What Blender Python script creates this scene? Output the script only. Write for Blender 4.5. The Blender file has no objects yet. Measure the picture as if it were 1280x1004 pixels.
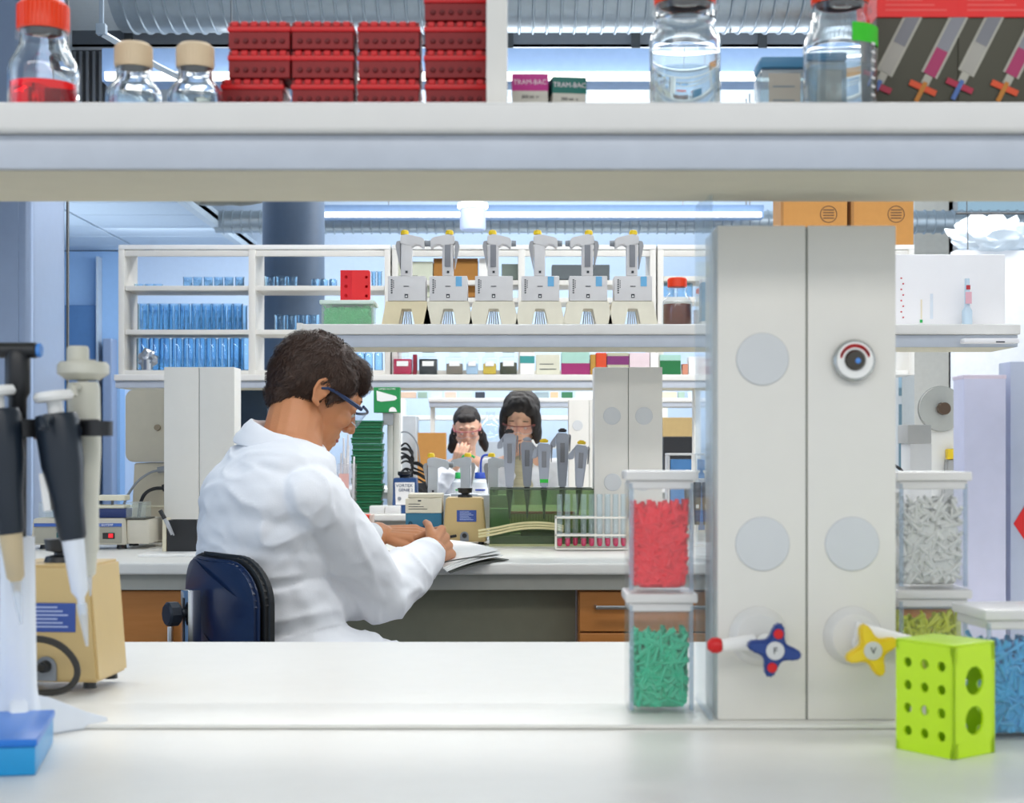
import bpy, bmesh, math, random
from mathutils import Vector, Matrix, noise
random.seed(7)
PI = math.pi
SC = bpy.context.scene
COL = SC.collection
EYE = 1.18            # camera height
F = 1900.0            # focal length in pixels (1280 wide)
BENCH = EYE - .277    # worktop height
SHELF = EYE + .305    # shelf height

# ------------------------------------------------ camera, world, lights
cd = bpy.data.cameras.new('camera'); cam = bpy.data.objects.new('camera', cd); COL.objects.link(cam)
cam.location = (0, 0, EYE); cam.rotation_euler = (PI/2, 0, 0)
cd.sensor_width = 36; cd.lens = 36*F/1280; cd.shift_y = 54/1280; cd.clip_start = .05; cd.clip_end = 100
cd.dof.use_dof = True; cd.dof.focus_distance = 3.4; cd.dof.aperture_fstop = 11
SC.camera = cam
w = bpy.data.worlds.new('daylight'); SC.world = w; w.use_nodes = True
bg = w.node_tree.nodes['Background']; bg.inputs[0].default_value = (.86, .93, 1, 1); bg.inputs[1].default_value = .97
SC.view_settings.view_transform = 'Standard'; SC.view_settings.look = 'None'
SC.view_settings.exposure = 0.0; SC.view_settings.gamma = 1; SC.view_settings.use_curve_mapping = False
SC.cycles.use_denoising = True
SC.cycles.max_bounces = 14; SC.cycles.transparent_max_bounces = 24; SC.cycles.transmission_bounces = 12
SC.cycles.caustics_refractive = False; SC.cycles.caustics_reflective = False
SC.cycles.sample_clamp_indirect = 6
def area(name, loc, sx, sy, power, rot=(0,0,0), col=(1,1,1)):
    l = bpy.data.lights.new(name, 'AREA'); l.shape = 'RECTANGLE'; l.size = sx; l.size_y = sy; l.energy = power; l.color = col
    o = bpy.data.objects.new(name, l); COL.objects.link(o); o.location = loc; o.rotation_euler = rot; return o
# rows of linear ceiling luminaires, the first behind the photographer, plus an added fill
area('ceiling_and_fill_light', (0, -.9, 2.9), 4.5, .5, 34, rot=(math.radians(28), 0, 0), col=(1, .965, .91))
area('ceiling_and_fill_light', (.2, 2.3, 2.95), 4.5, .35, 36, col=(1, .98, .95))
area('ceiling_and_fill_light', (.4, 5.1, 2.95), 4.5, .35, 78, col=(1, .98, .95))
area('ceiling_and_fill_light', (.6, 8.2, 2.95), 5, .35, 105, col=(1, .98, .96))
area('ceiling_and_fill_light', (-.6, 9.9, 2.55), 4.2, .3, 60, rot=(math.radians(25), 0, 0), col=(.93, .97, 1))  # added fill tilted at the back wall to brighten it
# upward half of the hanging linear lights, set apart, and an added fill
for yy_ in (3.6, 7.4, 10.3): area('uplight_and_fill', (.6, yy_, 2.66), 4.0, .2, 50, rot=(PI, 0, 0), col=(.92, .97, 1))
area('uplight_and_fill', (-2.9, 7.5, 1.95), 1.2, 5, 26, rot=(PI, 0, 0), col=(.85, .93, 1))  # added upward fill that brightens the ceiling tiles, no fitting here
# daylight through the window front on the right; blue area light on the left
area('side_light', (4.0, 6.0, 1.9), 7, 1.6, 120, rot=(0, math.radians(90), 0), col=(.80, .90, 1))
area('side_light', (-3.0, 1.4, 1.8), 3.5, 1.6, 30, rot=(0, math.radians(-90), 0), col=(.66, .82, 1))  # pale blue area light from the left

# ------------------------------------------------ helpers
def lin(h):
    h = h.lstrip('#'); r = []
    for i in (0, 2, 4):
        c = int(h[i:i+2], 16)/255
        r.append(c/12.92 if c <= .04045 else ((c+.055)/1.055)**2.4)
    return (*r, 1)
MATS = {}
def mat(name, col, rough=.45, metal=0, var=.05, scale=30, bump=0, bscale=200, emit=0, stretch=None, col2=None, sheen=0, sss=0):
    if name in MATS: return MATS[name]
    m = bpy.data.materials.new(name); m.use_nodes = True; nt = m.node_tree; N = nt.nodes; L = nt.links
    p = N['Principled BSDF']; c = lin(col)
    p.inputs['Roughness'].default_value = rough; p.inputs['Metallic'].default_value = metal
    tc = N.new('ShaderNodeTexCoord'); mp = N.new('ShaderNodeMapping'); L.new(tc.outputs['Object'], mp.inputs[0])
    if stretch: mp.inputs['Scale'].default_value = stretch
    nz = N.new('ShaderNodeTexNoise'); nz.inputs['Scale'].default_value = scale; nz.inputs['Detail'].default_value = 4
    L.new(mp.outputs[0], nz.inputs['Vector'])
    mx = N.new('ShaderNodeMix'); mx.data_type = 'RGBA'
    c2 = lin(col2) if col2 else tuple(min(1, x*(1-2*var)) for x in c[:3])+(1,)
    mx.inputs[6].default_value = c2; mx.inputs[7].default_value = c
    if not col2:
        mx.inputs[7].default_value = tuple(min(1, x*(1+var)) for x in c[:3])+(1,)
    L.new(nz.outputs['Fac'], mx.inputs[0]); L.new(mx.outputs[2], p.inputs['Base Color'])
    if bump:
        n2 = N.new('ShaderNodeTexNoise'); n2.inputs['Scale'].default_value = bscale; n2.inputs['Detail'].default_value = 3
        L.new(mp.outputs[0], n2.inputs['Vector'])
        b = N.new('ShaderNodeBump'); b.inputs['Strength'].default_value = bump; b.inputs['Distance'].default_value = .002
        L.new(n2.outputs['Fac'], b.inputs['Height']); L.new(b.outputs[0], p.inputs['Normal'])
    if emit:
        p.inputs['Emission Color'].default_value = c; p.inputs['Emission Strength'].default_value = emit
    if sss:
        p.inputs['Subsurface Weight'].default_value = sss; p.inputs['Subsurface Scale'].default_value = .01
        p.inputs['Subsurface Radius'].default_value = (1, .4, .25)
    if sheen: p.inputs['Sheen Weight'].default_value = sheen
    MATS[name] = m; return m
def glass(name, col='ffffff', rough=.0, ior=1.45):
    if name in MATS: return MATS[name]
    m = bpy.data.materials.new(name); m.use_nodes = True; nt = m.node_tree; N = nt.nodes; N.clear()
    o = N.new('ShaderNodeOutputMaterial'); g = N.new('ShaderNodeBsdfGlass')
    g.inputs['Color'].default_value = lin(col); g.inputs['Roughness'].default_value = rough; g.inputs['IOR'].default_value = ior
    nt.links.new(g.outputs[0], o.inputs[0]); MATS[name] = m; return m
def film(name, col='ffffff', body='ffffff', solid=.08, rough=.08, ior=1.4):
    """thin clear plastic or glass: see-through tint, a little body colour, fresnel gloss"""
    if name in MATS: return MATS[name]
    m = bpy.data.materials.new(name); m.use_nodes = True; nt = m.node_tree; N = nt.nodes; L = nt.links; N.clear()
    o = N.new('ShaderNodeOutputMaterial'); t = N.new('ShaderNodeBsdfTransparent'); t.inputs[0].default_value = lin(col)
    d = N.new('ShaderNodeBsdfDiffuse'); d.inputs[0].default_value = lin(body)
    g = N.new('ShaderNodeBsdfGlossy'); g.inputs['Roughness'].default_value = rough
    lw = N.new('ShaderNodeLayerWeight'); lw.inputs['Blend'].default_value = .5
    pw = N.new('ShaderNodeMath'); pw.operation = 'POWER'; pw.inputs[1].default_value = 3.5; L.new(lw.outputs['Facing'], pw.inputs[0])
    f = N.new('ShaderNodeMath'); f.operation = 'MULTIPLY_ADD'; f.inputs[1].default_value = min(.7, (ior-1)*1.5); f.inputs[2].default_value = .03; L.new(pw.outputs[0], f.inputs[0])
    a = N.new('ShaderNodeMixShader'); a.inputs[0].default_value = solid; L.new(t.outputs[0], a.inputs[1]); L.new(d.outputs[0], a.inputs[2])
    b = N.new('ShaderNodeMixShader'); L.new(f.outputs[0], b.inputs[0]); L.new(a.outputs[0], b.inputs[1]); L.new(g.outputs[0], b.inputs[2])
    L.new(b.outputs[0], o.inputs[0]); MATS[name] = m; return m

class MB:
    def __init__(s): s.b = bmesh.new()
    def _add(s, t, M=None):
        if M is not None: bmesh.ops.transform(t, matrix=M, verts=t.verts)
        me = bpy.data.meshes.new('t'); t.to_mesh(me); s.b.from_mesh(me); bpy.data.meshes.remove(me); t.free(); return s
    def box(s, x0, x1, y0, y1, z0, z1, bev=0, seg=2, M=None):
        t = bmesh.new(); bmesh.ops.create_cube(t, size=1)
        for v in t.verts: v.co = ((x0+x1)/2+v.co.x*(x1-x0), (y0+y1)/2+v.co.y*(y1-y0), (z0+z1)/2+v.co.z*(z1-z0))
        if bev: bmesh.ops.bevel(t, geom=list(t.edges), offset=bev, segments=seg, affect='EDGES', profile=.6)
        return s._add(t, M)
    def lathe(s, prof, seg=24, c=(0,0,0), M=None):
        t = bmesh.new(); rings = []
        for r, z in prof:
            if r < 1e-6: rings.append([t.verts.new((c[0], c[1], c[2]+z))])
            else: rings.append([t.verts.new((c[0]+r*math.cos(2*PI*k/seg), c[1]+r*math.sin(2*PI*k/seg), c[2]+z)) for k in range(seg)])
        for a, b in zip(rings, rings[1:]):
            for k in range(seg):
                k2 = (k+1) % seg
                if len(a) == 1 and len(b) == 1: continue
                if len(a) == 1: t.faces.new((a[0], b[k2], b[k]))
                elif len(b) == 1: t.faces.new((a[k], a[k2], b[0]))
                else: t.faces.new((a[k], a[k2], b[k2], b[k]))
        bmesh.ops.recalc_face_normals(t, faces=t.faces)
        return s._add(t, M)
    def cyl(s, p0, p1, r0, r1=None, seg=20, bev=0):
        r1 = r0 if r1 is None else r1
        p0, p1 = Vector(p0), Vector(p1); d = p1-p0; L = d.length
        M = Matrix.Translation(p0) @ d.to_track_quat('Z', 'Y').to_matrix().to_4x4()
        if bev: prof = [(0,0),(r0-bev,0),(r0,bev),(r1,L-bev),(r1-bev,L),(0,L)]
        else: prof = [(0,0),(r0,0),(r1,L),(0,L)]
        return s.lathe(prof, seg, M=M)
    def tube(s, pts, r, seg=8, smooth=0):
        pts = [Vector(p) for p in pts]
        for _ in range(smooth):
            q = [pts[0]]
            for a, b in zip(pts, pts[1:]): q += [a.lerp(b, .25), a.lerp(b, .75)]
            pts = q+[pts[-1]]
        t = bmesh.new(); rings = []; up = Vector((.13, .31, .94)).normalized()
        for i, p in enumerate(pts):
            d = (pts[min(i+1, len(pts)-1)]-pts[max(i-1, 0)]).normalized()
            u = d.cross(up); u = (u if u.length > 1e-3 else d.orthogonal()).normalized(); v = d.cross(u); up = v.normalized() if False else up
            rr = r
            if isinstance(r, (list, tuple)):
                f = i/(len(pts)-1)*(len(r)-1); j = min(int(f), len(r)-2); rr = r[j]+(r[j+1]-r[j])*(f-j)
            rings.append([t.verts.new(p+u*rr*math.cos(2*PI*k/seg)+v*rr*math.sin(2*PI*k/seg)) for k in range(seg)])
        for a, b in zip(rings, rings[1:]):
            for k in range(seg): t.faces.new((a[k], a[(k+1) % seg], b[(k+1) % seg], b[k]))
        t.faces.new(rings[0][::-1]); t.faces.new(rings[-1])
        bmesh.ops.recalc_face_normals(t, faces=t.faces)
        return s._add(t)
    def prism(s, poly, y0, y1, bev=0, M=None):
        """polygon in x,z extruded along y"""
        t = bmesh.new(); a = [t.verts.new((x, y0, z)) for x, z in poly]; b = [t.verts.new((x, y1, z)) for x, z in poly]
        n = len(poly); t.faces.new(a); t.faces.new(b[::-1])
        for k in range(n): t.faces.new((a[k], b[k], b[(k+1) % n], a[(k+1) % n]))
        bmesh.ops.recalc_face_normals(t, faces=t.faces)
        if bev: bmesh.ops.bevel(t, geom=[e for e in t.edges], offset=bev, segments=2, affect='EDGES')
        return s._add(t, M)
    def holes(s, w, h, th, cols, rows, r, M=None, seg=12, mx=0, mz=0):
        """plate in x,z (0..w, 0..h), thickness th along y, with round holes"""
        t = bmesh.new(); cw = (w-2*mx)/cols; ch = (h-2*mz)/rows
        def ring(cx, cz, y):
            sq = []; ci = []
            for k in range(seg):
                a = 2*PI*(k+.5)/seg; c, sn = math.cos(a), math.sin(a); m = max(abs(c), abs(sn))
                sq.append(t.verts.new((cx+c/m*cw/2, y, cz+sn/m*ch/2))); ci.append(t.verts.new((cx+r*c, y, cz+r*sn)))
            return sq, ci
        for i in range(cols):
            for j in range(rows):
                cx, cz = mx+(i+.5)*cw, mz+(j+.5)*ch
                A, a = ring(cx, cz, 0); B, b = ring(cx, cz, th)
                corners = {}
                for k in range(seg):
                    k2 = (k+1) % seg
                    t.faces.new((A[k], A[k2], a[k2], a[k])); t.faces.new((B[k2], B[k], b[k], b[k2])); t.faces.new((a[k], a[k2], b[k2], b[k]))
                    pa, pb = A[k].co, A[k2].co
                    if abs(pa.x-pb.x) > 1e-6 and abs(pa.z-pb.z) > 1e-6:
                        qx = cx+math.copysign(cw/2, pa.x-cx+(pb.x-cx)); qz = cz+math.copysign(ch/2, pa.z-cz+(pb.z-cz))
                        v = t.verts.new((qx, 0, qz)); u = t.verts.new((qx, th, qz))
                        t.faces.new((A[k], v, A[k2])); t.faces.new((B[k2], u, B[k]))
        bmesh.ops.recalc_face_normals(t, faces=t.faces)
        s._add(t, M)
        e = 1e-4
        for q in ((0, mx+e, 0, h), (w-mx-e, w, 0, h), (0, w, 0, mz+e), (0, w, h-mz-e, h)):
            s.box(q[0], q[1], 0, th, q[2], q[3], M=M)
        return s
    def out(s, name, m, parent=None, smooth=40, loc=None, rot=None):
        me = bpy.data.meshes.new(name); s.b.to_mesh(me); s.b.free()
        if smooth:
            me.polygons.foreach_set('use_smooth', [True]*len(me.polygons)); me.set_sharp_from_angle(angle=math.radians(smooth))
        o = bpy.data.objects.new(name, me); COL.objects.link(o); o.data.materials.append(m)
        if parent is not None: o.parent = parent
        if loc is not None: o.location = loc
        if rot is not None: o.rotation_euler = rot
        return o
def thing(name, label, cat, loc=(0,0,0), rz=0, group=None):
    o = bpy.data.objects.new(name, None); COL.objects.link(o); o.empty_display_size = .05
    o.location = loc; o.rotation_euler = (0, 0, rz); o['label'] = label; o['category'] = cat
    if group: o['group'] = group
    return o
def tag(o, label, cat, group=None):
    o['label'] = label; o['category'] = cat
    if group: o['group'] = group
    return o
def dup(o, label=None, loc=None, rz=None, group=None):
    r = o.copy(); COL.objects.link(r)
    if loc is not None: r.location = loc
    if rz is not None: r.rotation_euler = (0, 0, rz)
    if label: r['label'] = label
    if group: r['group'] = group
    for ch in list(o.children):
        c = ch.copy(); COL.objects.link(c); c.parent = r; c.matrix_parent_inverse = ch.matrix_parent_inverse.copy()
        for g in list(ch.children):
            d = g.copy(); COL.objects.link(d); d.parent = c; d.matrix_parent_inverse = g.matrix_parent_inverse.copy()
    return r
def structure(o): o['kind'] = 'structure'; return o
def X(px, d): return (px-640)/F*d
def Z(py, d): return EYE-(py-556)/F*d
def onb(px, d): return (X(px, d), d, BENCH)      # a point on a worktop
def ons(px, d): return (X(px, d), d, SHELF)      # a point on a shelf
def text(s, size, m, parent, loc, rot=(PI/2,0,0), name='lettering', th=.0003):
    c = bpy.data.curves.new(name, 'FONT'); c.body = s; c.size = size; c.extrude = th; c.align_x = 'CENTER'; c.align_y = 'CENTER'; c.resolution_u = 2
    o = bpy.data.objects.new(name, c); COL.objects.link(o)
    me = bpy.data.meshes.new_from_object(o.evaluated_get(bpy.context.evaluated_depsgraph_get()))
    bpy.data.objects.remove(o); o = bpy.data.objects.new(name, me); COL.objects.link(o)
    o.data.materials.clear(); o.data.materials.append(m); o.parent = parent; o.location = loc; o.rotation_euler = rot; return o
def arc(cx, cz, r, a0, a1, n=8): return [(cx+r*math.cos(math.radians(a0+(a1-a0)*k/n)), cz+r*math.sin(math.radians(a0+(a1-a0)*k/n))) for k in range(n+1)]
def rrect(x0, x1, z0, z1, r, n=5):
    return arc(x1-r, z1-r, r, 0, 90, n)+arc(x0+r, z1-r, r, 90, 180, n)+arc(x0+r, z0+r, r, 180, 270, n)+arc(x1-r, z0+r, r, 270, 360, n)

# ------------------------------------------------ materials
WHITE = mat('white_laminate', 'e8e6e0', .35, var=.02, bump=.05)
LIP = mat('white_lip', 'e6e3de', .35, var=.02)
RAIL = mat('light_grey_aluminium', 'c9ced6', .4, metal=.15, var=.02)
UNDER = mat('beige_underside', 'cdc7b2', .6, var=.03)
POST = mat('white_lacquer', 'e2dfd8', .42, var=.015, bump=.04)
DISC = mat('grey_cover_plastic', 'd0d2d4', .5, var=.02)
WALLB = mat('blue_wall_paint', '8fb4de', .7, var=.03, bump=.05)
WALLC = mat('pale_wall_paint', 'c4d6ec', .7, var=.03, bump=.05)
STEELB = mat('blue_grey_lacquered_steel', '8f9fba', .3, metal=.25, var=.03)
WOOD = mat('beech_veneer', 'c98445', .42, var=.1, scale=9, stretch=(1.2, 1, 9), col2='b3702f')
CARD = mat('brown_cardboard', 'c48a45', .75, var=.05)
DARKG = mat('grey_olive_panel', '605f50', .55, var=.03)
FLOOR = mat('grey_vinyl', '8b8f92', .35, var=.05)
TILE = mat('ceiling_tile_face', 'c4d6e8', .8, var=.03, bump=.1)
BLACK = mat('black_plastic', '1c1d20', .4, var=.05)
NAVY = mat('navy_plastic', '1b2c4c', .35, var=.05)
GREY = mat('grey_plastic', '8f949b', .4, var=.03)
LGREY = mat('light_grey_plastic', 'cfcfd0', .4, var=.02)
CREAM = mat('cream_plastic', 'e6dcc0', .45, var=.03)
BEIGE = mat('beige_housing', 'c8c0ac', .5, var=.03)
TAN = mat('tan_lacquer', 'cdb27c', .4, var=.03)
WPL = mat('white_plastic', 'f2f1ee', .35, var=.01)
BLUEL = mat('blue_print', '3552a0', .5)
REDP = mat('red_plastic', 'd0060f', .35, var=.05)
REDD = mat('dark_red_plastic', '8c0309', .5, var=.05)
ORANGE = mat('orange_red_cap', 'f4420f', .35, var=.04)
YEL = mat('yellow_plastic', 'f0cc1c', .4, var=.03)
GREEN = mat('green_plastic', '2fb559', .4, var=.05)
DGREEN = mat('dark_green_plastic', '0f5c34', .4, var=.08)
TEAL = mat('teal_print', '1f8a86', .5)
MAG = mat('magenta_print', 'b92c86', .5)
INK = mat('dark_ink', '33363c', .6)
STEEL = mat('brushed_steel', 'b5b8bc', .3, metal=.9, var=.04)
LIME = mat('lime_plastic', 'c8f014', .35, var=.03)
CBLUE = mat('cyan_plastic', '1c8fd6', .35, var=.04)
CLEAR = film('clear_plastic', 'ffffff', 'f4f8fa', .018, .1, 1.25)
CLEAR2 = film('clear_thin_glass', 'fcfeff', 'eef6fa', .02, .05, 1.3)
FROST = film('frosted_plastic', 'fcfefd', 'eef4f0', .10, .3, 1.25)
GLASS = glass('bottle_glass', 'fdfefe')
# ------------------------------------------------ the room
structure(MB().box(-4.6, 6.5, -1.6, 11.5, -.1, 0).out('floor', FLOOR, smooth=0))
BW = 11.3
WX0, WX1, WZ0, WZ1 = X(1116, BW), 6.2, .95, 2.62
wb = MB(); wb.box(-4.6, WX0, BW, BW+.15, 0, 3.5); wb.box(WX0, 6.5, BW, BW+.15, 0, WZ0); wb.box(WX0, 6.5, BW, BW+.15, WZ1+.45, 3.5)
structure(wb.out('wall_back', WALLC, smooth=0))
structure(MB().box(-4.6, -4.45, -1.6, BW, 0, 3.5).out('wall_left', WALLB, smooth=0))
structure(MB().box(6.4, 6.5, 4.8, BW, 0, .95).out('wall_right', WALLC, smooth=0))
# blue wall panelling and doorway at the far left
wp = structure(MB().box(-4.4, X(152, 11.2), 11.16, BW-.002, 0, 2.6).out('trim_1', WALLB, smooth=0))
dr = structure(MB().box(X(92, 11.1)-.3, X(121, 11.1), 11.1, 11.155, 0, 2.2, .01).out('door_1', mat('door_blue', '4d77a8', .5), smooth=0))
MB().box(X(121, 11.08), X(124, 11.08), 11.06, 11.155, 0, 2.55).out('door_frame', mat('frame_pale', 'b6c4d2', .5), dr, smooth=0)
MB().box(X(128, 11)-.0, X(140, 11), 11.0, 11.15, 0, 1.95, .01).out('cupboard_panel', STEELB, dr, smooth=0)
# window front at the right of the back wall
FR = mat('white_window_frame', 'eef1f4', .4, var=.01)
PANE = film('window_pane', 'f4fafd', 'ffffff', .02, .02, 1.45)
def window(nm, x0, x1, z0, z1, nv, zs):
    o = structure(MB().box(x0, x1, BW+.02, BW+.1, z0-.05, z0).out(nm, FR, smooth=0))
    m = MB()
    for z in [z0, z1]+zs: m.box(x0, x1, BW+.02, BW+.09, z-.03, z+.03)
    for k in range(nv+1):
        x = x0+(x1-x0)*k/nv; m.box(x-.035, x+.035, BW+.015, BW+.095, z0, z1)
    m.out('window_frame', FR, o, smooth=0)
    for k in range(nv):
        xa, xb = x0+(x1-x0)*k/nv+.036, x0+(x1-x0)*(k+1)/nv-.036
        zz = sorted([z0, z1]+zs)
        for za, zb in zip(zz, zz[1:]): MB().box(xa, xb, BW+.05, BW+.056, za+.03, zb-.03).out('pane', PANE, o, smooth=0)
    return o
window('window_1', X(1118, BW), X(1186, BW), WZ0, WZ1+.42, 1, [Z(500, BW), Z(452, BW), Z(330, BW)])
window('window_2', X(1192, BW), 5.6, WZ0, WZ1+.42, 2, [Z(500, BW), Z(300, BW)])
structure(MB().box(X(1143, 10.9), X(1186, 10.9), 10.9, 11.25, 0, 3.3).out('trim_2', mat('cream_pillar', 'd2cfc6', .6), smooth=0))
# a building outside the windows
bo = thing('office_building', 'pale building with rows of windows seen through the lab windows at right', 'building', (8, 30, -3))
MB().box(-6, 9, 0, 6, 0, 9).out('facade', mat('grey_render', 'b8d0dc', .8), bo, smooth=0)
for i in range(6):
    for j in range(3):
        MB().box(-5.2+i*2.3, -3.9+i*2.3, -.05, .05, 1+j*2.7, 2.6+j*2.7).out('window', mat('dark_pane', '6c8792', .2), bo, smooth=0)
# ceilings
ce = structure(MB().box(-4.6, 6.5, -1.6, 11.5, 3.5, 3.6).out('ceiling', mat('plenum_grey', 'b9c2c8', .8), smooth=0))
CH = 2.6; ex = -1.90
cl = structure(MB().box(-4.45, ex, 2.2, BW, CH+.03, CH+.06).out('trim_3', GREY, smooth=0))
tl = MB().box(-.372, .372, -.233, .233, 0, .02, .002, 1).out('ceiling_tile', TILE, cl, smooth=0)
tl0 = tl; first = True
for i in range(3):
    for j in range(19):
        o = tl0 if first else tl0.copy()
        if not first: COL.objects.link(o); o.parent = cl
        first = False
        o.location = (ex-.06-.38-.764*i, 2.46+j*.482, CH+.008)
MB().box(ex-.05, ex, 2.2, BW, CH-.01, CH+.09).out('edge_profile', mat('pale_profile', 'c8d6e2', .5), cl, smooth=0)
# upper bulkhead left, above the tiles
structure(MB().box(-4.4, X(90, 2.6), 2.55, 2.6, 2.0, 3.5).out('trim_4', mat('grey_bulkhead', '83878a', .6), smooth=0))
# tall blue grey cabinet at the left
tc = thing('tall_cabinet', 'tall glossy blue-grey steel cabinet rising to the ceiling behind the left bench end', 'cabinet', (X(40, 4.6), 4.6, 0))
MB().box(-.95, .0, 0, .36, 0, 3.4, .035, 5).out('body', STEELB, tc)
MB().box(.0, .006, .352, .366, 0, 3.4).out('edge_strip', mat('bronze_strip', '6d6a66', .35, metal=.5), tc, smooth=0)
MB().box(-.94, -.04, -.004, .002, .12, 3.35, .002).out('door', STEELB, tc)
# round column
rc = thing('round_column', 'thick round slate-grey column behind the glassware cabinet', 'column', (X(367, 8), 8, 0))
MB().lathe([(0,0),(.162,0),(.162,3.5),(0,3.5)], 48).out('shaft', mat('slate_paint', '56687f', .5), rc)
MB().lathe([(.162,0),(.17,0),(.17,.1),(.162,.1)], 48).out('base_collar', GREY, rc)
# spiral ducts
def duct(nm, label, x0, x1, y, z, r, pitch=.06):
    t = thing(nm, label, 'duct', (0, y, z)); prof = []; L = x1-x0; n = int(L/pitch)
    for k in range(n): prof += [(r, k*pitch), (r, k*pitch+pitch*.78), (r+.008, k*pitch+pitch*.84), (r+.008, k*pitch+pitch*.94)]
    M = Matrix.Translation((x0, 0, 0)) @ Matrix.Rotation(PI/2, 4, 'Y')
    sk = Matrix.Identity(4)
    MB().lathe([(0,0)]+prof+[(0, L)], 40, M=M).out('duct_wall', mat('galvanised_steel', 'a9b6c0', .35, metal=.6, var=.08), t)
    for xx in (x0+.6, (x0+x1)/2, x1-.6):
        MB().tube([(xx, -r, 3.45-z), (xx, -r*.98, 0), (xx, 0, -r-.006), (xx, r*.98, 0), (xx, r, 3.45-z)], .006, 6).out('hanger', STEEL, t)
    return t
duct('ventilation_duct', 'large silver spiral ventilation duct running across above the near shelf', X(150, 6.6), 3.6, 6.6, Z(38, 6.6)+.32, .32)
duct('ventilation_duct', 'slim silver spiral duct running across far behind the glassware cabinet', X(270, 9.9), 5.0, 9.9, Z(292, 9.9)+.075, .072)
dx = thing('flexible_duct', 'short crumpled dark duct hanging in the open ceiling beside the tiles', 'duct', (X(300, 8.6), 8.6, 2.62))
MB().tube([(-.25, 0, .02), (-.1, .1, .05), (.05, .1, .02), (.2, 0, .1), (.3, -.1, .3), (.3, -.1, .85)], [.1, .12, .1, .12, .11, .11], 16, 2).out('hose', mat('dull_foil', '8b8a7e', .5, metal=.4, var=.3, scale=14), dx)
# luminaires
LAMP = mat('lit_tube', 'fffdf5', .4, emit=2.2, var=0)
def lum(label, x0, x1, y, ztop, zl, zb, dpt):
    t = thing('linear_light', label, 'light', (0, y, zl))
    MB().box(x0, x1, 0, dpt, zb-zl, ztop-zl, .004).out('housing', mat('pale_blue_housing', '86a6d2', .5), t)
    MB().box(x0+.02, x1-.02, -.035, -.002, zb-zl, 0, .003).out('diffuser', LAMP, t)
    for xx in (x0+.5, x1-.5): MB().tube([(xx, dpt/2, ztop-zl), (xx, dpt/2, 3.48-zl)], .004, 6).out('hanger', STEEL, t)
lum('long pale linear light with a bright lower edge, seen just above the near shelf', X(127, 6), 3.0, 6.0, Z(60, 6), Z(92, 6), Z(102, 6), .14)
lum('long linear light far back, seen above the glassware cabinet', X(385, 9.5), X(955, 9.5), 9.5, Z(256, 9.5), Z(266, 9.5), Z(272, 9.5), .12)
pl = thing('spot_light', 'small white cylindrical ceiling lamp hanging above the pipette chargers', 'light', (X(591, 8.8), 8.8, Z(288, 8.8)))
MB().lathe([(0,0),(.07,0),(.075,.01),(.075,.125),(0,.125)], 24).out('housing', mat('pale_lilac', 'b9c8ec', .4), pl)
MB().lathe([(0,.126),(.085,.126),(.09,.135),(.085,.16),(0,.165)], 24).out('lamp_cap', LAMP, pl)
MB().tube([(0,0,.16),(0,0,3.48-Z(288,8.8))], .006, 6).out('rod', STEEL, pl)
# grey cable tray and square hanger above the tiles
ctr = thing('cable_tray', 'grey ribbed cable tray below the large spiral duct', 'tray', (X(90, 7.2), 7.2, Z(58, 7.2)))
MB().box(0, 5.2, 0, .3, 0, .01).out('tray_bed', GREY, ctr, smooth=0)
MB().box(0, 5.2, 0, .01, 0, .075).out('side_rail', GREY, ctr, smooth=0)
for k in range(9): MB().box(.25+k*.6, .29+k*.6, -.012, -.001, -.01, .09).out('bracket', mat('grey_dark', '55585a', .5), ctr, smooth=0)
hg = thing('square_hanger', 'square pale-blue ceiling bracket with slanting arm at upper left', 'bracket', (X(127, 4.4), 4.4, Z(37, 4.4)))
MB().box(-.014, .014, -.014, .014, -.015, .015, .002).out('block', mat('pale_steel', 'aebccb', .4, metal=.3), hg)
MB().box(-.006, .006, -.006, .006, .014, .9, .001).out('rod', mat('pale_steel', 'a', .4), hg)
MB().tube([(0,0,-.01),(.09,.3,-.03),(.2,.6,-.045)], .011, 4).out('arm', mat('pale_steel', 'a', .4), hg)
lv = thing('louvre_panel', 'dark grey ribbed ventilation louvre at upper left above the cream-capped bottles', 'louvre', (X(88, 6.9), 6.9, Z(130, 6.9)))
MB().box(0, .28, .02, .2, 0, .25).out('housing', mat('grey_dark', '55585a', .5), lv, smooth=0)
for k in range(9): MB().box(.01+k*.03, .022+k*.03, 0, .02, .01, .24).out('slat', GREY, lv, smooth=0)
MB().box(.283, 1.6, .05, .06, -.12, .02).out('back_plate', GREY, lv, smooth=0)

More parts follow.
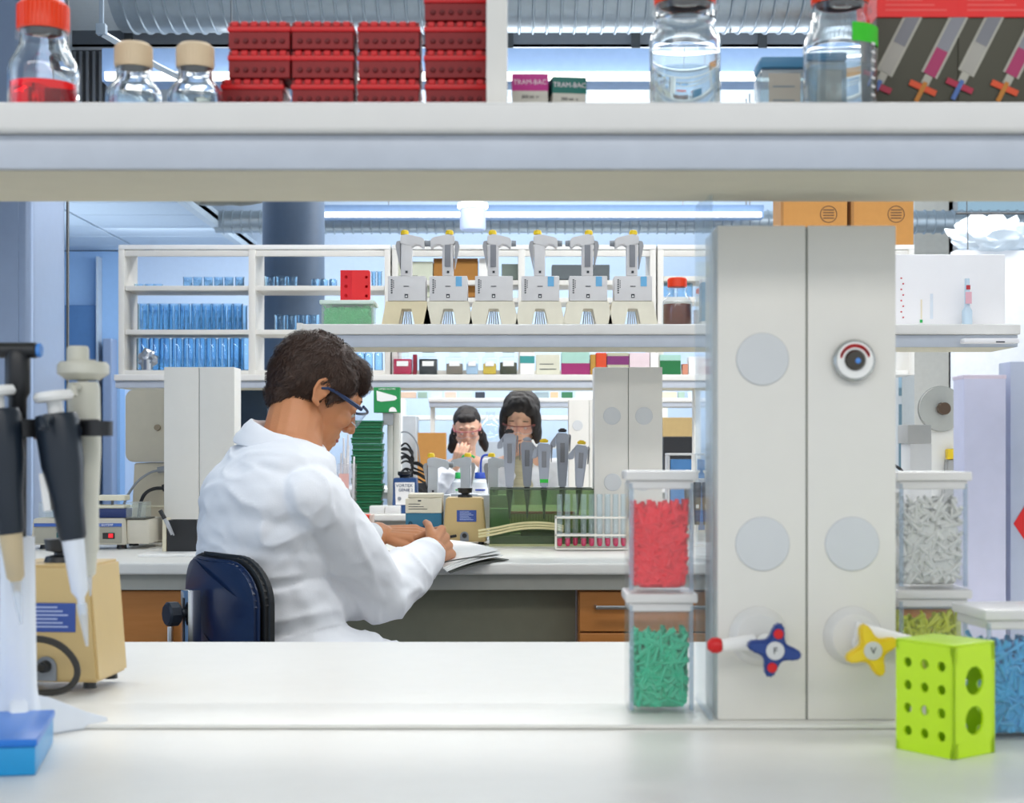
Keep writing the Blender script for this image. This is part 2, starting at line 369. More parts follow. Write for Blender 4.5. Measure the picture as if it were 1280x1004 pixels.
# ------------------------------------------------ benches and shelves
def bench(label, x0, x1, y0, y1, ledge=None, modules=()):
    t = thing('lab_bench', label, 'bench', (0, y0, 0))
    m = MB(); m.box(x0, x1, 0, y1-y0, BENCH-.028, BENCH, .006, 3); m.out('worktop', WHITE, t)
    MB().box(x0+.01, x1-.01, .035, y1-y0-.035, BENCH-.066, BENCH-.0285).out('frame_rail', mat('grey_rail', 'b9b8ae', .5), t, smooth=0)
    if ledge:
        MB().box(x0, x1, ledge[0]-y0, ledge[1]-y0, BENCH+.0003, BENCH+.005, .0022).out('ledge', WHITE, t)
    for k, (a, b, kind) in enumerate(modules):
        MB().box(a, b, .075, y1-y0-.08, .0, BENCH-.067).out('cabinet_body', DARKG if kind == 'gap' else WOOD, t, smooth=0)
        if kind == 'door':
            d = MB().box(a+.002, b-.002, .055, .0745, .1, BENCH-.07, .002).out('door', WOOD, t, smooth=0)
            MB().box(b-.05, b-.04, .035, .0545, .6, .75, .002).out('handle', STEEL, d)
        if kind == 'drawer':
            for z0, z1 in ((BENCH-.167, BENCH-.072), (BENCH-.33, BENCH-.171), (BENCH-.55, BENCH-.334)):
                d = MB().box(a+.002, b-.002, .055, .0745, z0, z1, .002).out('drawer', WOOD, t, smooth=0)
                c = (a+b)/2+.03; zz = (z0+z1)/2+.012
                MB().tube([(a+.04, .055, zz), (a+.04, .03, zz), (b-.05, .03, zz), (b-.05, .055, zz)], .005, 8).out('handle', STEEL, d)
    return t
bench('long white lab worktop in the foreground with a low raised strip', -1.6, 1.6, .95, 2.14, (1.478, 1.60), ((-1.58, 1.58, 'gap'),))
D2 = 3.556
bench('white lab bench where the man in the white coat is writing', -1.75, 2.2, D2, 4.58, None,
      ((-1.70, -1.23, 'door'), (-1.225, X(240, 3.63), 'door'), (X(723, 3.63), X(723, 3.63)+.57, 'drawer'), (X(723, 3.63)+.575, 2.15, 'drawer')))
b3 = bench('white lab bench behind the blue and tan mixers where the dark-haired women work', -2.2, 1.72, 6.05, 7.0)
b4 = bench('farthest white lab bench under the rear shelves', -2.2, 3.2, 9.6, 10.4)
# recessed grey knee-space panel of the second bench, plus supports of the far ones
kp = MB().box(X(240, 3.63)+.003, X(723, 3.63)-.003, .16, .18, 0, BENCH-.067).out('knee_panel', mat('olive_panel', '8f8c76', .55), [o for o in COL.objects if o.name == 'lab_bench.001'][0], smooth=0)
for b in (b3, b4):
    for x in (-2.1, .4, 1.65): MB().box(x-.02, x+.02, .1, .7, 0, BENCH-.067).out('leg_frame', LGREY, b, smooth=0)
def shelf(label, x0, x1, y0, ups, dpt=.20, xs=()):
    t = thing('reagent_shelf', label, 'shelf', (0, y0, SHELF))
    m = MB(); m.box(x0, x1, 0, dpt+.04, -.0265, 0, .005, 3); m.out('board', LIP, t)
    MB().box(x0+.004, x1-.004, .012, dpt, -.0575, -.027, .002).out('rail', mat('pale_rail', 'c2c8d2', .4, metal=.1), t)
    MB().box(x0+.01, x1-.01, .02, dpt-.006, -.0582, -.0577).out('underside', UNDER, t, smooth=0)
    for x in ups: MB().box(x-.015, x+.015, dpt/2-.02, dpt/2+.05, -(SHELF-BENCH)+(.0054 if y0 < 2 else .0003), -.0585, .002).out('upright', POST, t)
    return t
s1 = shelf('deep white reagent shelf across the top of the photo, nearest the camera', -1.5, 1.5, 1.35, (-1.3, 1.3), .198)
MB().box(X(608, 1.4), X(634, 1.4), .045, .16, .0003, 1.2, .002).out('divider_post', POST, s1)
s2 = shelf('white reagent shelf carrying the row of pipette chargers', X(372, 3.84), X(1276, 3.84), 3.838, (X(400, 3.95), X(1000, 3.95)), .22)
MB().box(X(372, 3.84)-.001, X(372,3.84)+.012, -.006, .18, -.03, .002).out('end_cap', LIP, s2)
s3 = shelf('white shelf of small bottles right under the glassware cabinets', -1.73, X(1119, 6.6), 6.6, (X(491, 6.75), X(872, 6.75)), .36)
s4 = shelf('white rear shelf above the two women', X(536, 10), X(900, 10), 9.95, (X(541, 10.1), X(800, 10.1)), .25)
s4b = thing('rear_frame', 'white framed rear shelving behind the woman with tied-back hair', 'shelf', (0, 10.6, BENCH))
for z in (.0, .25, .45): MB().box(X(500, 10.6), X(830, 10.6), 0, .3, z, z+.03, .003).out('shelf_board', POST, s4b)
for x in (500, 583, 665, 745, 830): MB().box(X(x, 10.6)-.025, X(x, 10.6)+.025, -.01, .29, -BENCH, .6, .003).out('upright', POST, s4b)

# glassware cabinets, above the third bench
def cabinet(label, pxs, rows, y=6.67, ztop=None, zbot=None, dpt=.24):
    x0, x1 = X(pxs[0], y), X(pxs[-1], y)
    t = thing('glassware_cabinet', label, 'cabinet', (0, y, SHELF))
    zt = Z(306, y)-SHELF; m = MB()
    MB().box(x0, x1, 0, dpt, zt-.02, zt, .002).out('top_panel', WPL, t)
    MB().box(x0+.02, x1-.02, .004, .02, zt-.05, zt-.024, .002).out('top_rail', POST, t)
    MB().box(x0+.01, x1-.01, 0, dpt, .0005, .022, .002).out('bottom_panel', POST, t)
    for k, p in enumerate(pxs):
        x = X(p, y); w2 = .03 if 0 < k < len(pxs)-1 else .026
        a = x if k == 0 else x-w2/2 if k < len(pxs)-1 else x-w2
        MB().box(a, a+w2, -.002, dpt, .001, zt-.021, .002).out('side_panel', POST, t)
    for z in rows: MB().box(x0+.028, x1-.028, .006, dpt-.004, Z(z+6, y)-SHELF, Z(z, y)-SHELF, .002).out('shelf_board', POST, t)
    return t
cabinet('open white wall cabinet full of clear glassware, left of the pipette chargers', (148, 315, 488), (357, 412))
cabinet('open white wall cabinet directly behind the pipette chargers', (490, 652, 820), (350, 372))
cabinet('open white wall cabinet at right behind the brown bottle and service column', (822, 985, 1143), (345, 371))
# service columns
def column(label, px0, px1, y, dpt, ztop, discs=(), taps=False, z0=BENCH):
    x0, x1 = X(px0, y), X(px1, y); w2 = x1-x0
    t = thing('service_column', label, 'column', (x0, y, z0)); H = ztop-z0
    MB().box(0, w2/2-.0009, 0, dpt, .0003, H, .0015).out('front_panel', POST, t)
    MB().box(w2/2+.0009, w2, 0, dpt, .0003, H, .0015).out('front_panel', POST, t)
    MB().box(w2/2-.0008, w2/2+.0008, .003, dpt-.003, .0003, H-.002).out('seam', mat('grey_seam', '8d9088', .6), t, smooth=0)
    for px, py, r in discs:
        MB().cyl((X(px, y)-x0, .001, Z(py, y)-z0), (X(px, y)-x0, -.0022, Z(py, y)-z0), r*y/F, seg=40, bev=.0009).out('cover_disc', DISC, t)
    return t
c0 = column('big white service column with blue and yellow taps in the foreground', 897, 1120, 1.50, .095, Z(282, 1.5), ((953, 449, 33), (953, 680, 34), (1065, 680, 34)), z0=BENCH+.005)
yc = 1.5; ox, oz = X(897, yc), BENCH+.005
def cp(px, py, dy=0): return Vector((X(px, yc)-ox, dy, Z(py, yc)-oz))
# gauge dial
g = MB().cyl(cp(1066, 451, .001), cp(1066, 451, -.010), .0205, seg=40, bev=.002).out('socket_ring', mat('ring_grey', 'b7b9b8', .25, metal=.5), c0)
MB().cyl(cp(1066, 451, -.0101), cp(1066, 451, -.0106), .0178, seg=40).out('white_face', WPL, g)
m = MB()
for a in range(20, 165, 6): 
    c = cp(1066, 451, -.0108); m.box(c.x+.0142*math.cos(math.radians(a))-.0010, c.x+.0142*math.cos(math.radians(a))+.0010, c.y-.0002, c.y, c.z+.0142*math.sin(math.radians(a))-.0018, c.z+.0142*math.sin(math.radians(a))+.0018)
m.out('red_lettering', REDP, g, smooth=0)
MB().lathe([(.0105,0),(.0085,-.004),(0,-.005)], 30, M=Matrix.Translation(cp(1066,451,-.0112)) @ Matrix.Rotation(PI/2, 4, 'X') @ Matrix.Scale(-1, 4, (0,0,1))).out('dark_socket', mat('bronze_dark', '4a4640', .25, metal=.6), g)
MB().lathe([(0,.0015),(.0022,.001),(.003,0)], 16, M=Matrix.Translation(cp(1068,452,-.0155)) @ Matrix.Rotation(PI/2, 4, 'X')).out('painted_glint', mat('glint_and_end_blue', '4f8fe0', .1), g)  # painted blue glint on the dark socket, shaped as a tiny dome
# taps
def star(r1, r2, n, rot, seg=10):
    pts = []
    for k in range(n*seg):
        a = 2*PI*k/(n*seg); q = (math.cos(n*a)+1)/2; r = r2+(r1-r2)*q**1.7
        pts.append((r*math.cos(a+rot), r*math.sin(a+rot)))
    return pts
def tap(label, px, py, mcol, rot, side, dots):
    k_ = 1.452/1.5; px = 640+(px-640)*k_; py = 556+(py-556)*k_
    c = cp(px, py); t = MB().cyl(cp(px-10*1, py-10, .0009), cp(px-10, py-10, -.012), .029, .024, seg=36, bev=.002).out('tap_base', mat('tap_white', 'dedcd8', .35), c0)
    t['label'] = label
    MB().cyl(cp(px-4, py-4, -.014), cp(px, py, -.038), .009, .0075, seg=20).out('stem', WPL, t)
    MB().prism(star(.0272, .0125, 4, rot, 12), -.052, -.039, .002, M=Matrix.Translation(c)).out('star_handle', mcol, t)
    MB().cyl(c+Vector((0,-.052,0)), c+Vector((0,-.0535,0)), .0088, seg=24, bev=.0005).out('index_disc', LGREY, t)
    text('F' if side < 0 else 'V', .009, INK, t, c+Vector((0,-.0538,0)))
    for dxp, dzp in dots: MB().cyl(c+Vector((dxp,-.052,dzp)), c+Vector((dxp,-.0545,dzp)), .0048, seg=16, bev=.0008).out('red_dot', REDP, t)
    if side < 0:
        MB().cyl(cp(px-20, py-5, -.02), cp(px-62, py-3, -.03), .008, .006, seg=18).out('nozzle', WPL, t)
        MB().lathe([(0,0),(.0062,0),(.0078,.004),(.0075,.009),(.004,.0135),(0,.014)], 20, M=Matrix.Translation(cp(px-61, py-3, -.03)) @ Matrix.Rotation(-PI/2, 4, 'Y')).out('red_tip', REDP, t)
    else:
        MB().cyl(cp(px-12, py-16, -.018), cp(px+76, py-4, -.024), .0115, .0035, seg=18).out('nozzle', WPL, t)
tap('tap with dark blue star handle and red tip', 968, 813, mat('tap_blue', '1f3f86', .35), math.radians(78), -1, ((.003, .016), (-.003, -.016)))
tap('tap with yellow star handle and white nozzle', 1090, 813, mat('tap_yellow', 'f0cf2e', .35), math.radians(20), 1, ())
y2 = 4.12
column('white service column with round covers standing right of the dark-haired woman', 743, 828, y2, .1, Z(459, y2), ((765, 520, 11), (805, 520, 11), (766, 603, 11), (804, 603, 11)))
column('plain white service column behind the back of the man in white', 205, 293, y2, .1, Z(459, y2), ())
y3 = 6.5
column('distant white service column seen between the woman and the nearer column', 711, 762, y3, .1, Z(500, y3), ((722, 532, 6.5), (750, 532, 6.5)))
column('distant narrow white column left of the cable tangle', 484, 499, 6.3, .1, Z(500, 6.3), ())
# ------------------------------------------------ foreground, on the near shelf
def bottle(nm, label, loc, r, h, capm, level=None, liq=None, group=None, glassm=None, neck=.55, caph=.026, seg=40, capw=.024, band=None, shk=None):
    t = thing(nm, label, 'bottle', loc, 0, group); g = glassm or GLASS
    hb = h-caph-.006; rn = r*neck; sh = hb*(shk or .60)
    shk = shk or .60; o = [(0,0),(r*.86,0),(r*.97,.003),(r,.008),(r,sh),(r*.96,sh+(hb-sh)*.2),(r*.80,sh+(hb-sh)*.48),(rn*1.08,sh+(hb-sh)*.70),(rn,sh+(hb-sh)*.80),(rn,hb)]
    wl = .0022; inn = [(max(0, q-wl), z+(.004 if z < .004 else 0)) for q, z in o][::-1]
    inn[-1] = (0, .004)
    MB().lathe(o+[(rn, h-.012)]+[(rn-wl, h-.012)]+inn, seg).out('glass_body', g, t, 60)
    if liq:
        z = level; q = r-wl-.0006
        pr = [(0,.0046),(r*.86-wl,.0046),(q,.009),(q,min(z, sh)),(0,min(z, sh))]
        MB().lathe(pr, seg).out('liquid', liq, t, 60)
    m = MB().lathe([(0,h),(capw-.003,h),(capw,h-.003),(capw,h-caph),(capw-.002,h-caph),(capw-.002,h-.004),(0,h-.004)], 44)
    for k in range(36):
        a = 2*PI*k/36; m.box(capw-.0006, capw+.0007, -.0009, .0009, h-caph+.002, h-.004, M=Matrix.Rotation(a, 4, 'Z'))
    m.out('cap', capm, t, 45)
    MB().lathe([(rn+.0008,hb+.004),(rn+.004,hb+.004),(rn+.004,hb-.001),(rn+.0008,hb-.001),(rn+.0008,hb+.004)], 40).out('pouring_ring', CLEAR if band is None else band, t, 45)
    return t
WATER = film('clear_water', 'f0f8fc', 'd8e8f2', .08, .02, 1.2)
PINKW = glass('red_solution', 'ff6066', 0, 1.33)
b = bottle('reagent_bottle', 'squat clear glass bottle with orange-red cap and red liquid, far left of near shelf', ons(54, 1.43), .0325, .1105, ORANGE, .033, PINKW, neck=.66, caph=.027, capw=.0235)
CCAP = mat('cream_cap', 'dfc9a8', .5, var=.04)
b = bottle('reagent_bottle', 'small clear bottle with cream cap, nearer the orange-capped bottle', ons(167, 1.46), .0265, .080, CCAP, .03, WATER, neck=.62, caph=.0235, capw=.0175)
b = bottle('reagent_bottle', 'small clear bottle with cream cap, beside the stack of red racks', ons(244, 1.46), .0265, .0795, CCAP, .03, WATER, neck=.62, caph=.0235, capw=.0175)
b = bottle('reagent_bottle', 'large clear glass bottle with orange-red cap standing alone right of the teal carton', ons(856, 1.44), .0335, .138, ORANGE, .048, WATER, neck=.82, caph=.027, capw=.0285, shk=.72)
b = bottle('reagent_bottle', 'large clear glass bottle with bright green label and orange-red cap', ons(1050, 1.44), .0345, .138, ORANGE, .050, WATER, neck=.74, caph=.027, capw=.0265, shk=.68)
MB().lathe([(.0348,.069),(.0351,.069),(.0351,.0865),(.0348,.0865)], 60).out('label_full', mat('bright_green_paper', '35c51c', .6), b)
# keep only the front-right arc of the label
lb = [c for c in b.children if c.name.startswith('label_full')][0]
bmx = bmesh.new(); bmx.from_mesh(lb.data)
bmesh.ops.delete(bmx, geom=[f for f in bmx.faces if not (f.calc_center_median().x > .004 and f.calc_center_median().y < .004)], context='FACES')
bmx.to_mesh(lb.data); bmx.free(); lb.name = 'green_label'
m = MB()
for k in range(7): m.box(.0345, .0352, -.003, .003, .02+k*.008, .022+k*.008, M=Matrix.Rotation(math.radians(-42), 4, 'Z'))
m.out('graduation', WPL, b, smooth=0)
# red racks: one prototype, copied into stacks
def red_rack():
    t = thing('tube_rack', 'x', 'rack', (0,0,0)); W, D_, H = .0625, .05, .0280
    m = MB(); m.box(.001, W-.001, .002, D_, .0004, H-.0012, .0006, 1); m.out('body', REDD, t)
    m = MB(); m.box(0, W, 0, D_+.002, H*.62, H*.80, .0012); m.out('flange', REDP, t)
    m = MB()
    for k in range(6): m.cyl((.009+k*.009, .0019, H*.30), (.009+k*.009, -.0004, H*.30), .0027, .0022, 10)
    m.out('well_row', mat('deep_red', '6c060c', .6), t)  # dark studs stand for the wells, their shade put into the colour
    m = MB()
    for k in range(6):
        m.box(.004+k*.0095, .0105+k*.0095, .0004, .004, H*.80, H-.0006, .0006, 1)
    m.out('toothed_rim', REDP, t)
    return t
RR = red_rack(); used = [False]
rows = ['bottom', 'second', 'third', 'fourth', 'fifth', 'sixth']
stacks = [(275, 2, 0, 'leftmost stack'), (364, 4, 0, 'second stack from the left'), (446, 4, 0, 'third stack from the left'), (530, 7, 0, 'tallest stack beside the white post')]
def place_rack(x, z, y, lab):
    o = RR if not used[0] else dup(RR)
    used[0] = True; o.location = (x, y, z); o['label'] = lab; o['group'] = 'red racks on the near shelf'
for px, n, _, st in stacks:
    for k in range(n):
        place_rack(X(px, 1.5)+random.uniform(-.0006, .0006), SHELF+.0002+k*.0285, 1.5+random.uniform(0, .001), 'red plastic tube rack, %s one in the %s' % ((rows+['seventh'])[k], st))
for k in range(2): place_rack(X(284, 1.5)+.0, SHELF+.0002+(k+2)*.0285, 1.5, 'red plastic tube rack, %s one in the leftmost stack' % rows[k+2])
# cartons
def carton(label, px, d, w, dp, h, top, rz, words, low):
    t = thing('small_carton', label, 'box', ons(px, d), rz)
    MB().box(0, w, 0, dp, .0003, h, .0008).out('box_body', mat('grey_card', 'c6c4ba', .7), t)
    MB().box(-.0003, w+.0003, -.0003, dp+.0003, h*.74, h+.0004, .0008).out('printed_lid', top, t)
    text(words, .0068, mat('pale_print', 'e9dbe2', .6), t, (w/2, -.0005, h*.87))
    text(low, .0045, INK, t, (w/2, -.0002, h*.65))
    return t
carton('small carton with magenta lid beside the white divider post', 640, 1.52, .036, .03, .066, MAG, 0, 'TRAM-BAC', '200 ml  n')
carton('small carton with teal green lid and blue side', 691, 1.52, .034, .05, .0632, mat('deep_teal', '0d6a60', .5), math.radians(8), 'TRAM-BAC', '200 ml  n')
bx = thing('lidded_box', 'clear plastic box with blue lid and white labels behind the green-labelled bottle', 'box', ons(951, 1.535))
MB().box(0, .088, 0, .045, .0003, .075, .004).out('box_body', film('pale_blue_plastic', 'd2e6f0', 'c2cfd2', .5, .2), bx)
MB().box(-.001, .089, -.001, .046, .0755, .088, .005).out('lid', mat('blue_lid', '4f8fb8', .4), bx)
MB().box(.008, .04, -.0008, -.0001, .012, .07).out('paper_label', mat('grey_paper', 'c4c2b6', .7), bx, smooth=0)
MB().box(.054, .082, -.0008, -.0001, .006, .062).out('paper_label', mat('grey_paper', 'c', .7), bx, smooth=0)
m = MB()
for z in (.022, .034, .042, .056): m.box(.012, .034, -.0011, -.0009, z, z+.0012)
m.out('print_line', mat('blue_grey_print', '7f95a4', .6), bx, smooth=0)
# two cartons printed with syringes
OL = mat('olive_print', '444130', .5, var=.15, scale=12)
def syr(label, px, red0):
    d = 1.49; w = X(1197, d)-X(1095, d); t = thing('printed_carton', label, 'box', ons(px, d)); H = .16
    MB().box(0, w-.0006, 0, .055, .0003, H, .0006).out('box_body', OL, t)
    zr = Z(22, d)-SHELF
    MB().box(-.0003, w-.0003, -.0020, .0553, zr, zr+.045, .0002).out('red_band', mat('poster_red', 'e81410', .45), t, smooth=0)
    m = MB()
    for k in range(3): m.box(.008, .008+.06-.012*k, -.0023, -.00205, zr+.006+k*.005, zr+.0075+k*.005)
    m.out('print_line', mat('faint_red_print', 'f0605a', .6), t, smooth=0)
    rot = math.radians(-27)
    for k, (sx, liq) in enumerate(((.0, False), (.0395, True))):
        zc = Z(92, d)-SHELF; x = sx-.0 if k else .004
        base = Matrix.Translation((x+(.0115 if k else .003), -.0007, zc-.002 if k else zc)) @ Matrix.Rotation(-rot, 4, 'Y')
        s = MB().box(-.0085, .0085, -.0004, .0004, 0, .078, M=base).out('printed_syringe', mat('syringe_edge', 'b0ada0', .6), t, smooth=0)
        MB().box(-.0062, .0062, -.0008, -.0003, .001, .0775, M=base).out('barrel_print', mat('syringe_grey', '85858b', .6) if liq else mat('syringe_pale', 'a5a198', .6), s, smooth=0)
        MB().box(-.0062, .0062, -.0011, -.0005, .0 if liq else .032, .028 if liq else .0770, M=base).out('fill_print', mat('magenta_fluid', 'a3285c', .5) if liq else mat('syringe_grey2', '7b7b80', .6), s, smooth=0)
        MB().box(-.004, .004, -.0005, .0003, -.010, -.0001, M=base).out('nose_print', mat('syringe_edge', 'b', .6), s, smooth=0)
        cm = (mat('stopcock_orange', 'd64a1a', .5), mat('stopcock_amber', 'b8741c', .5)) if liq else (mat('stopcock_crimson', 'a81a3c', .5), mat('stopcock_blue', '4a6aa8', .5))
        cc = base @ Vector((0, -.001, -.014))
        Mx = Matrix.Translation(cc) @ Matrix.Rotation(math.radians(24), 4, 'Y')
        MB().box(-.014, .014, -.0006, .0002, -.003, .003, .0002, M=Mx).out('stopcock_print', cm[0], s, smooth=0)
        MB().box(-.0022, .0022, -.0009, -.0002, -.015, .006, M=Matrix.Translation(cc) @ Matrix.Rotation(-rot, 4, 'Y')).out('stopcock_print', cm[1], s, smooth=0)
    return t
syr('olive carton with red band and printed syringes, next to the green-labelled bottle', 1096, 0)
syr('olive carton with red band and printed syringes, at the top right corner', 1198, 0)

# ------------------------------------------------ foreground canisters on the bench
def tips(nm, label, loc, w, d, h, m, wl=.003, n=380, kind='tip', core=.72, cat='pipette tips'):
    """a heap of loose pieces inside a canister: one 'stuff' object"""
    b = MB(); random.seed(len(label))
    b.box(wl+.006, w-wl-.006, wl+.006, d-wl-.006, wl+.001, h*core, .008, 3)
    for _ in range(n):
        f = random.random(); face = random.choice('fflrt')
        x = random.uniform(wl+.008, w-wl-.008); y = random.uniform(wl+.008, d-wl-.008); z = random.uniform(wl+.006, h*.93-abs(x-w*.45)*.25)
        if face == 'f': y = wl+.0035+random.random()*.004
        elif face == 'l': x = wl+.0035+random.random()*.003
        elif face == 'r': x = w-wl-.0035-random.random()*.003
        else: z = h*core+random.random()*h*.14
        v = Vector((random.gauss(0,1), random.gauss(0,.25 if face == 'f' else 1), random.gauss(0,1)))
        if face in 'lr': v.x *= .2
        v.normalize(); L = .010 if kind == 'tip' else .006
        p = Vector((x, y, z)); a, c = p-v*L, p+v*L
        for q in (a, c):
            q.x = min(max(q.x, wl+.003), w-wl-.003); q.y = min(max(q.y, wl+.003), d-wl-.003); q.z = min(max(q.z, wl+.003), h*.97)
        b.cyl(a, c, .0026, .0011 if kind == 'tip' else .0024, 6)
    o = b.out(nm, m, smooth=50); o.location = loc; tag(o, label, cat); o['kind'] = 'stuff'; return o
def canister(label, loc, w, d, h, rz=0, lidm=None, body=None):
    t = thing('storage_canister', label, 'container', loc, rz); lh = .0125; hb = h-lh; wl = .0018
    m = MB()
    m.box(0, w, 0, wl, 0, hb, .0006, 1); m.box(0, w, d-wl, d, 0, hb, .0006, 1); m.box(0, wl, wl, d-wl, 0, hb, .0006, 1)
    m.box(w-wl, w, wl, d-wl, 0, hb, .0006, 1); m.box(wl, w-wl, wl, d-wl, 0, wl)
    m.out('clear_body', body or CLEAR, t, smooth=0)
    m = MB()
    for xx, yy in ((.003,.003),(w-.003,.003)): m.cyl((xx, yy, .003), (xx, yy, hb), .0024, seg=8)
    m.out('corner_edge', film('thick_edge', 'e0eaf2', 'd5dde8', .25, .1, 1.3), t)
    lm = lidm or film('translucent_lid', 'f2f0ea', 'eceae8', .82, .25)
    l = MB(); l.box(-.003, w+.003, -.003, d+.003, hb+.003, h, .0022); l.box(.001, w-.001, .001, d-.001, hb-.006, hb+.003, .001, 1)
    l.out('lid', lm, t)
    return t
dA = 1.535; wA = .0665; hA = .1215
xa = X(786, dA); SAL = mat('red_tip_plastic', 'ff2334', .4, var=.1); 
canister('clear square canister of green tips, at the bottom left of the tap column', (xa, dA, BENCH+.0052), wA, .06, hA)
tips('pipette_tips', 'loose sea-green pipette tips filling the lower canister left of the column', (xa, dA, BENCH+.0052), wA, .06, hA*.72, mat('seagreen_tips', '2cc496', .4, var=.12, scale=60))
canister('clear square canister of red tips, stacked on the green one', (xa, dA, BENCH+.0054+hA), wA, .06, hA+.002)
tips('pipette_tips', 'loose red pipette tips filling the upper canister left of the column', (xa, dA, BENCH+.0054+hA), wA, .06, hA*.80, SAL)
dB = 1.60; wB = .0735; xb = X(1124, dB); hB = .124; zB = BENCH+.0003
canister('clear square canister of yellow-green tips, partly hidden behind the lime rack', (xb, dB, zB), wB, .06, hB)
tips('pipette_tips', 'loose yellow-green pipette tips in the canister behind the lime rack', (xb, dB, zB), wB, .06, hB*.84, mat('lime_tips', 'd0d640', .4, var=.1, scale=60), n=260)
canister('clear square canister of colourless tips, stacked right of the column', (xb, dB, zB+hB+.0002), wB, .06, hB)
tips('pipette_tips', 'loose colourless pipette tips filling the upper canister right of the column', (xb, dB, zB+hB+.0002), wB, .06, hB*.84, mat('white_tips', 'd9dad6', .4, var=.08, scale=60), n=300)
dC = 1.42; xc = X(1234, dC)
canister('clear square canister of blue tips, cut off by the right edge of the photo', (xc, dC, BENCH+.0003), .085, .075, .122, math.radians(6))
o = tips('pipette_tips', 'loose sky-blue pipette tips in the canister at the right edge', (xc, dC, BENCH+.0003), .085, .075, .098, mat('blue_tips', '38a8e0', .4, var=.12, scale=60), n=420)
o.rotation_euler = (0, 0, math.radians(6))
# lime rack
lr = thing('cube_rack', 'lime green plastic cube rack with round holes on the foreground bench', 'rack', (X(1120, 1.385), 1.385, BENCH+.0003), math.radians(0))
hw, hh = .074, .0985
fr_ = lr
a1 = math.radians(-54)
Mf = Matrix.Rotation(a1, 4, 'Z')
MB().holes(hw-.01, hh, .0025, 3, 4, .0046, M=Mf, mx=.004, mz=.008).out('front_panel', LIME, lr, 30)
corner = Mf @ Vector((hw-.01, 0, 0))
Ms = Matrix.Translation(corner) @ Matrix.Rotation(a1+PI/2, 4, 'Z')
MB().holes(.058, hh, .0025, 1, 2, .013, M=Ms, mx=.006, mz=.014).out('side_panel', LIME, lr, 30)
MB().holes(hw-.01, hh, .0025, 3, 4, .0046, M=Mf @ Matrix.Translation((0, .055, 0)), mx=.004, mz=.008).out('back_panel', LIME, lr, 30)
MB().holes(.0545, hh, .0025, 1, 2, .013, M=Mf @ Matrix.Translation((.0025, .002, 0)) @ Matrix.Rotation(PI/2, 4, 'Z'), mx=.006, mz=.014).out('side_panel', LIME, lr, 30)
MB().box(0, hw-.010, .0, .0575, hh+.0001, hh+.0022, .0006, M=Mf).out('top_panel', LIME, lr)
MB().box(.003, hw-.013, .003, .054, .0003, .0025, M=Mf).out('bottom_panel', LIME, lr)
# tall pale boxes at the right end of the foreground bench
wt = thing('narrow_box', 'tall narrow pale lilac plastic box standing behind the clear canisters', 'box', (X(1205, 2.02), 2.02, BENCH+.0003))
MB().box(0, .056, 0, .05, 0, Z(470, 2.02)-BENCH, .002).out('box_body', mat('lilac_white', 'dcdcf4', .4), wt)
MB().box(-.0006, .0566, -.0006, .0506, Z(474, 2.02)-BENCH, Z(469, 2.02)-BENCH, .001).out('rim', mat('pinkish_rim', 'e6d8e8', .4), wt)
wt = thing('narrow_box', 'pale lilac plastic box cut off by the right edge below the red arrow', 'box', (X(1263, 2.04), 2.04, BENCH+.0003))
MB().box(0, .05, 0, .05, 0, Z(452, 2.04)-BENCH, .002).out('box_body', mat('lilac_white2', 'c4cce0', .4), wt)
MB().prism([(.004, Z(655, 2.04)-BENCH), (.022, Z(628, 2.04)-BENCH), (.022, Z(680, 2.04)-BENCH)], -.0012, -.0004).out('red_arrow', mat('arrow_red', 'f01818', .4), wt, smooth=0)
# thin clear upright sheet on the left of the column
cs = thing('clear_screen', 'thin clear acrylic strip standing against the left side of the service column', 'screen', (X(889, 1.497), 1.497, BENCH+.0053))
MB().box(-.0015, .0015, .0, .12, 0, Z(262, 1.6)-BENCH, .0005, 1).out('sheet', film('acrylic', 'f6fafc', 'dce8f4', .12, .05, 1.2), cs, smooth=0)
MB().box(-.003, .003, -.001, .121, .0001, .003, .0005, 1).out('foot_strip', CLEAR, cs, smooth=0)

# ------------------------------------------------ left foreground: mixer, pipette stand, blue box
def mixer(label, loc, rz, w=.118, d=.115, h=.135, side=False):
    t = thing('vortex_mixer', label, 'mixer', loc, rz); tp = .010
    poly = [(-w/2,.008),(w/2,.008),(w/2-tp,h),(-w/2+tp,h)]
    MB().prism(poly, 0, d, .003).out('housing', TAN, t)
    MB().box(-.027+.006, .027+.006, -.0016, .0005, .064, .096, .0003, 1).out('blue_plate', BLUEL, t, smooth=0)
    m = MB()
    for k in range(6): m.box(-.019+.006, .019+.006-(k % 3)*.006, -.0021, -.0017, .069+k*.0043, .0708+k*.0043)
    m.out('plate_print', mat('pale_plate_print', 'aab8e0', .6), t, smooth=0)
    MB().lathe([(0,h),(.021,h),(.019,h+.006),(.010,h+.008),(.010,h+.011),(.019,h+.013),(.021,h+.026),(.014,h+.025),(.012,h+.02),(0,h+.019)], 28, c=(0,d/2,0)).out('rubber_cup', BLACK, t)
    MB().prism(arc(.0, .025, .012, 0, 180, 8)+[(-.012,.010),(.012,.010)], -.003, -.0003).out('socket_plate', GREY, t)
    MB().cyl((0,-.003,.026), (0,-.012,.026), .007, .006, 16).out('socket', BLACK, t)
    for x in (-w/2+.015, w/2-.015):
        for y in (.015, d-.015): MB().cyl((x,y,0), (x,y,.009), .008, .007, 12).out('rubber_foot', BLACK, t)
    return t
dm = 1.72
mx = mixer('large tan vortex mixer with blue plate and looped black cord, left foreground', (X(122, 1.68)-.058, 1.685, BENCH+.0055), math.radians(-4), .118, .10, .138)
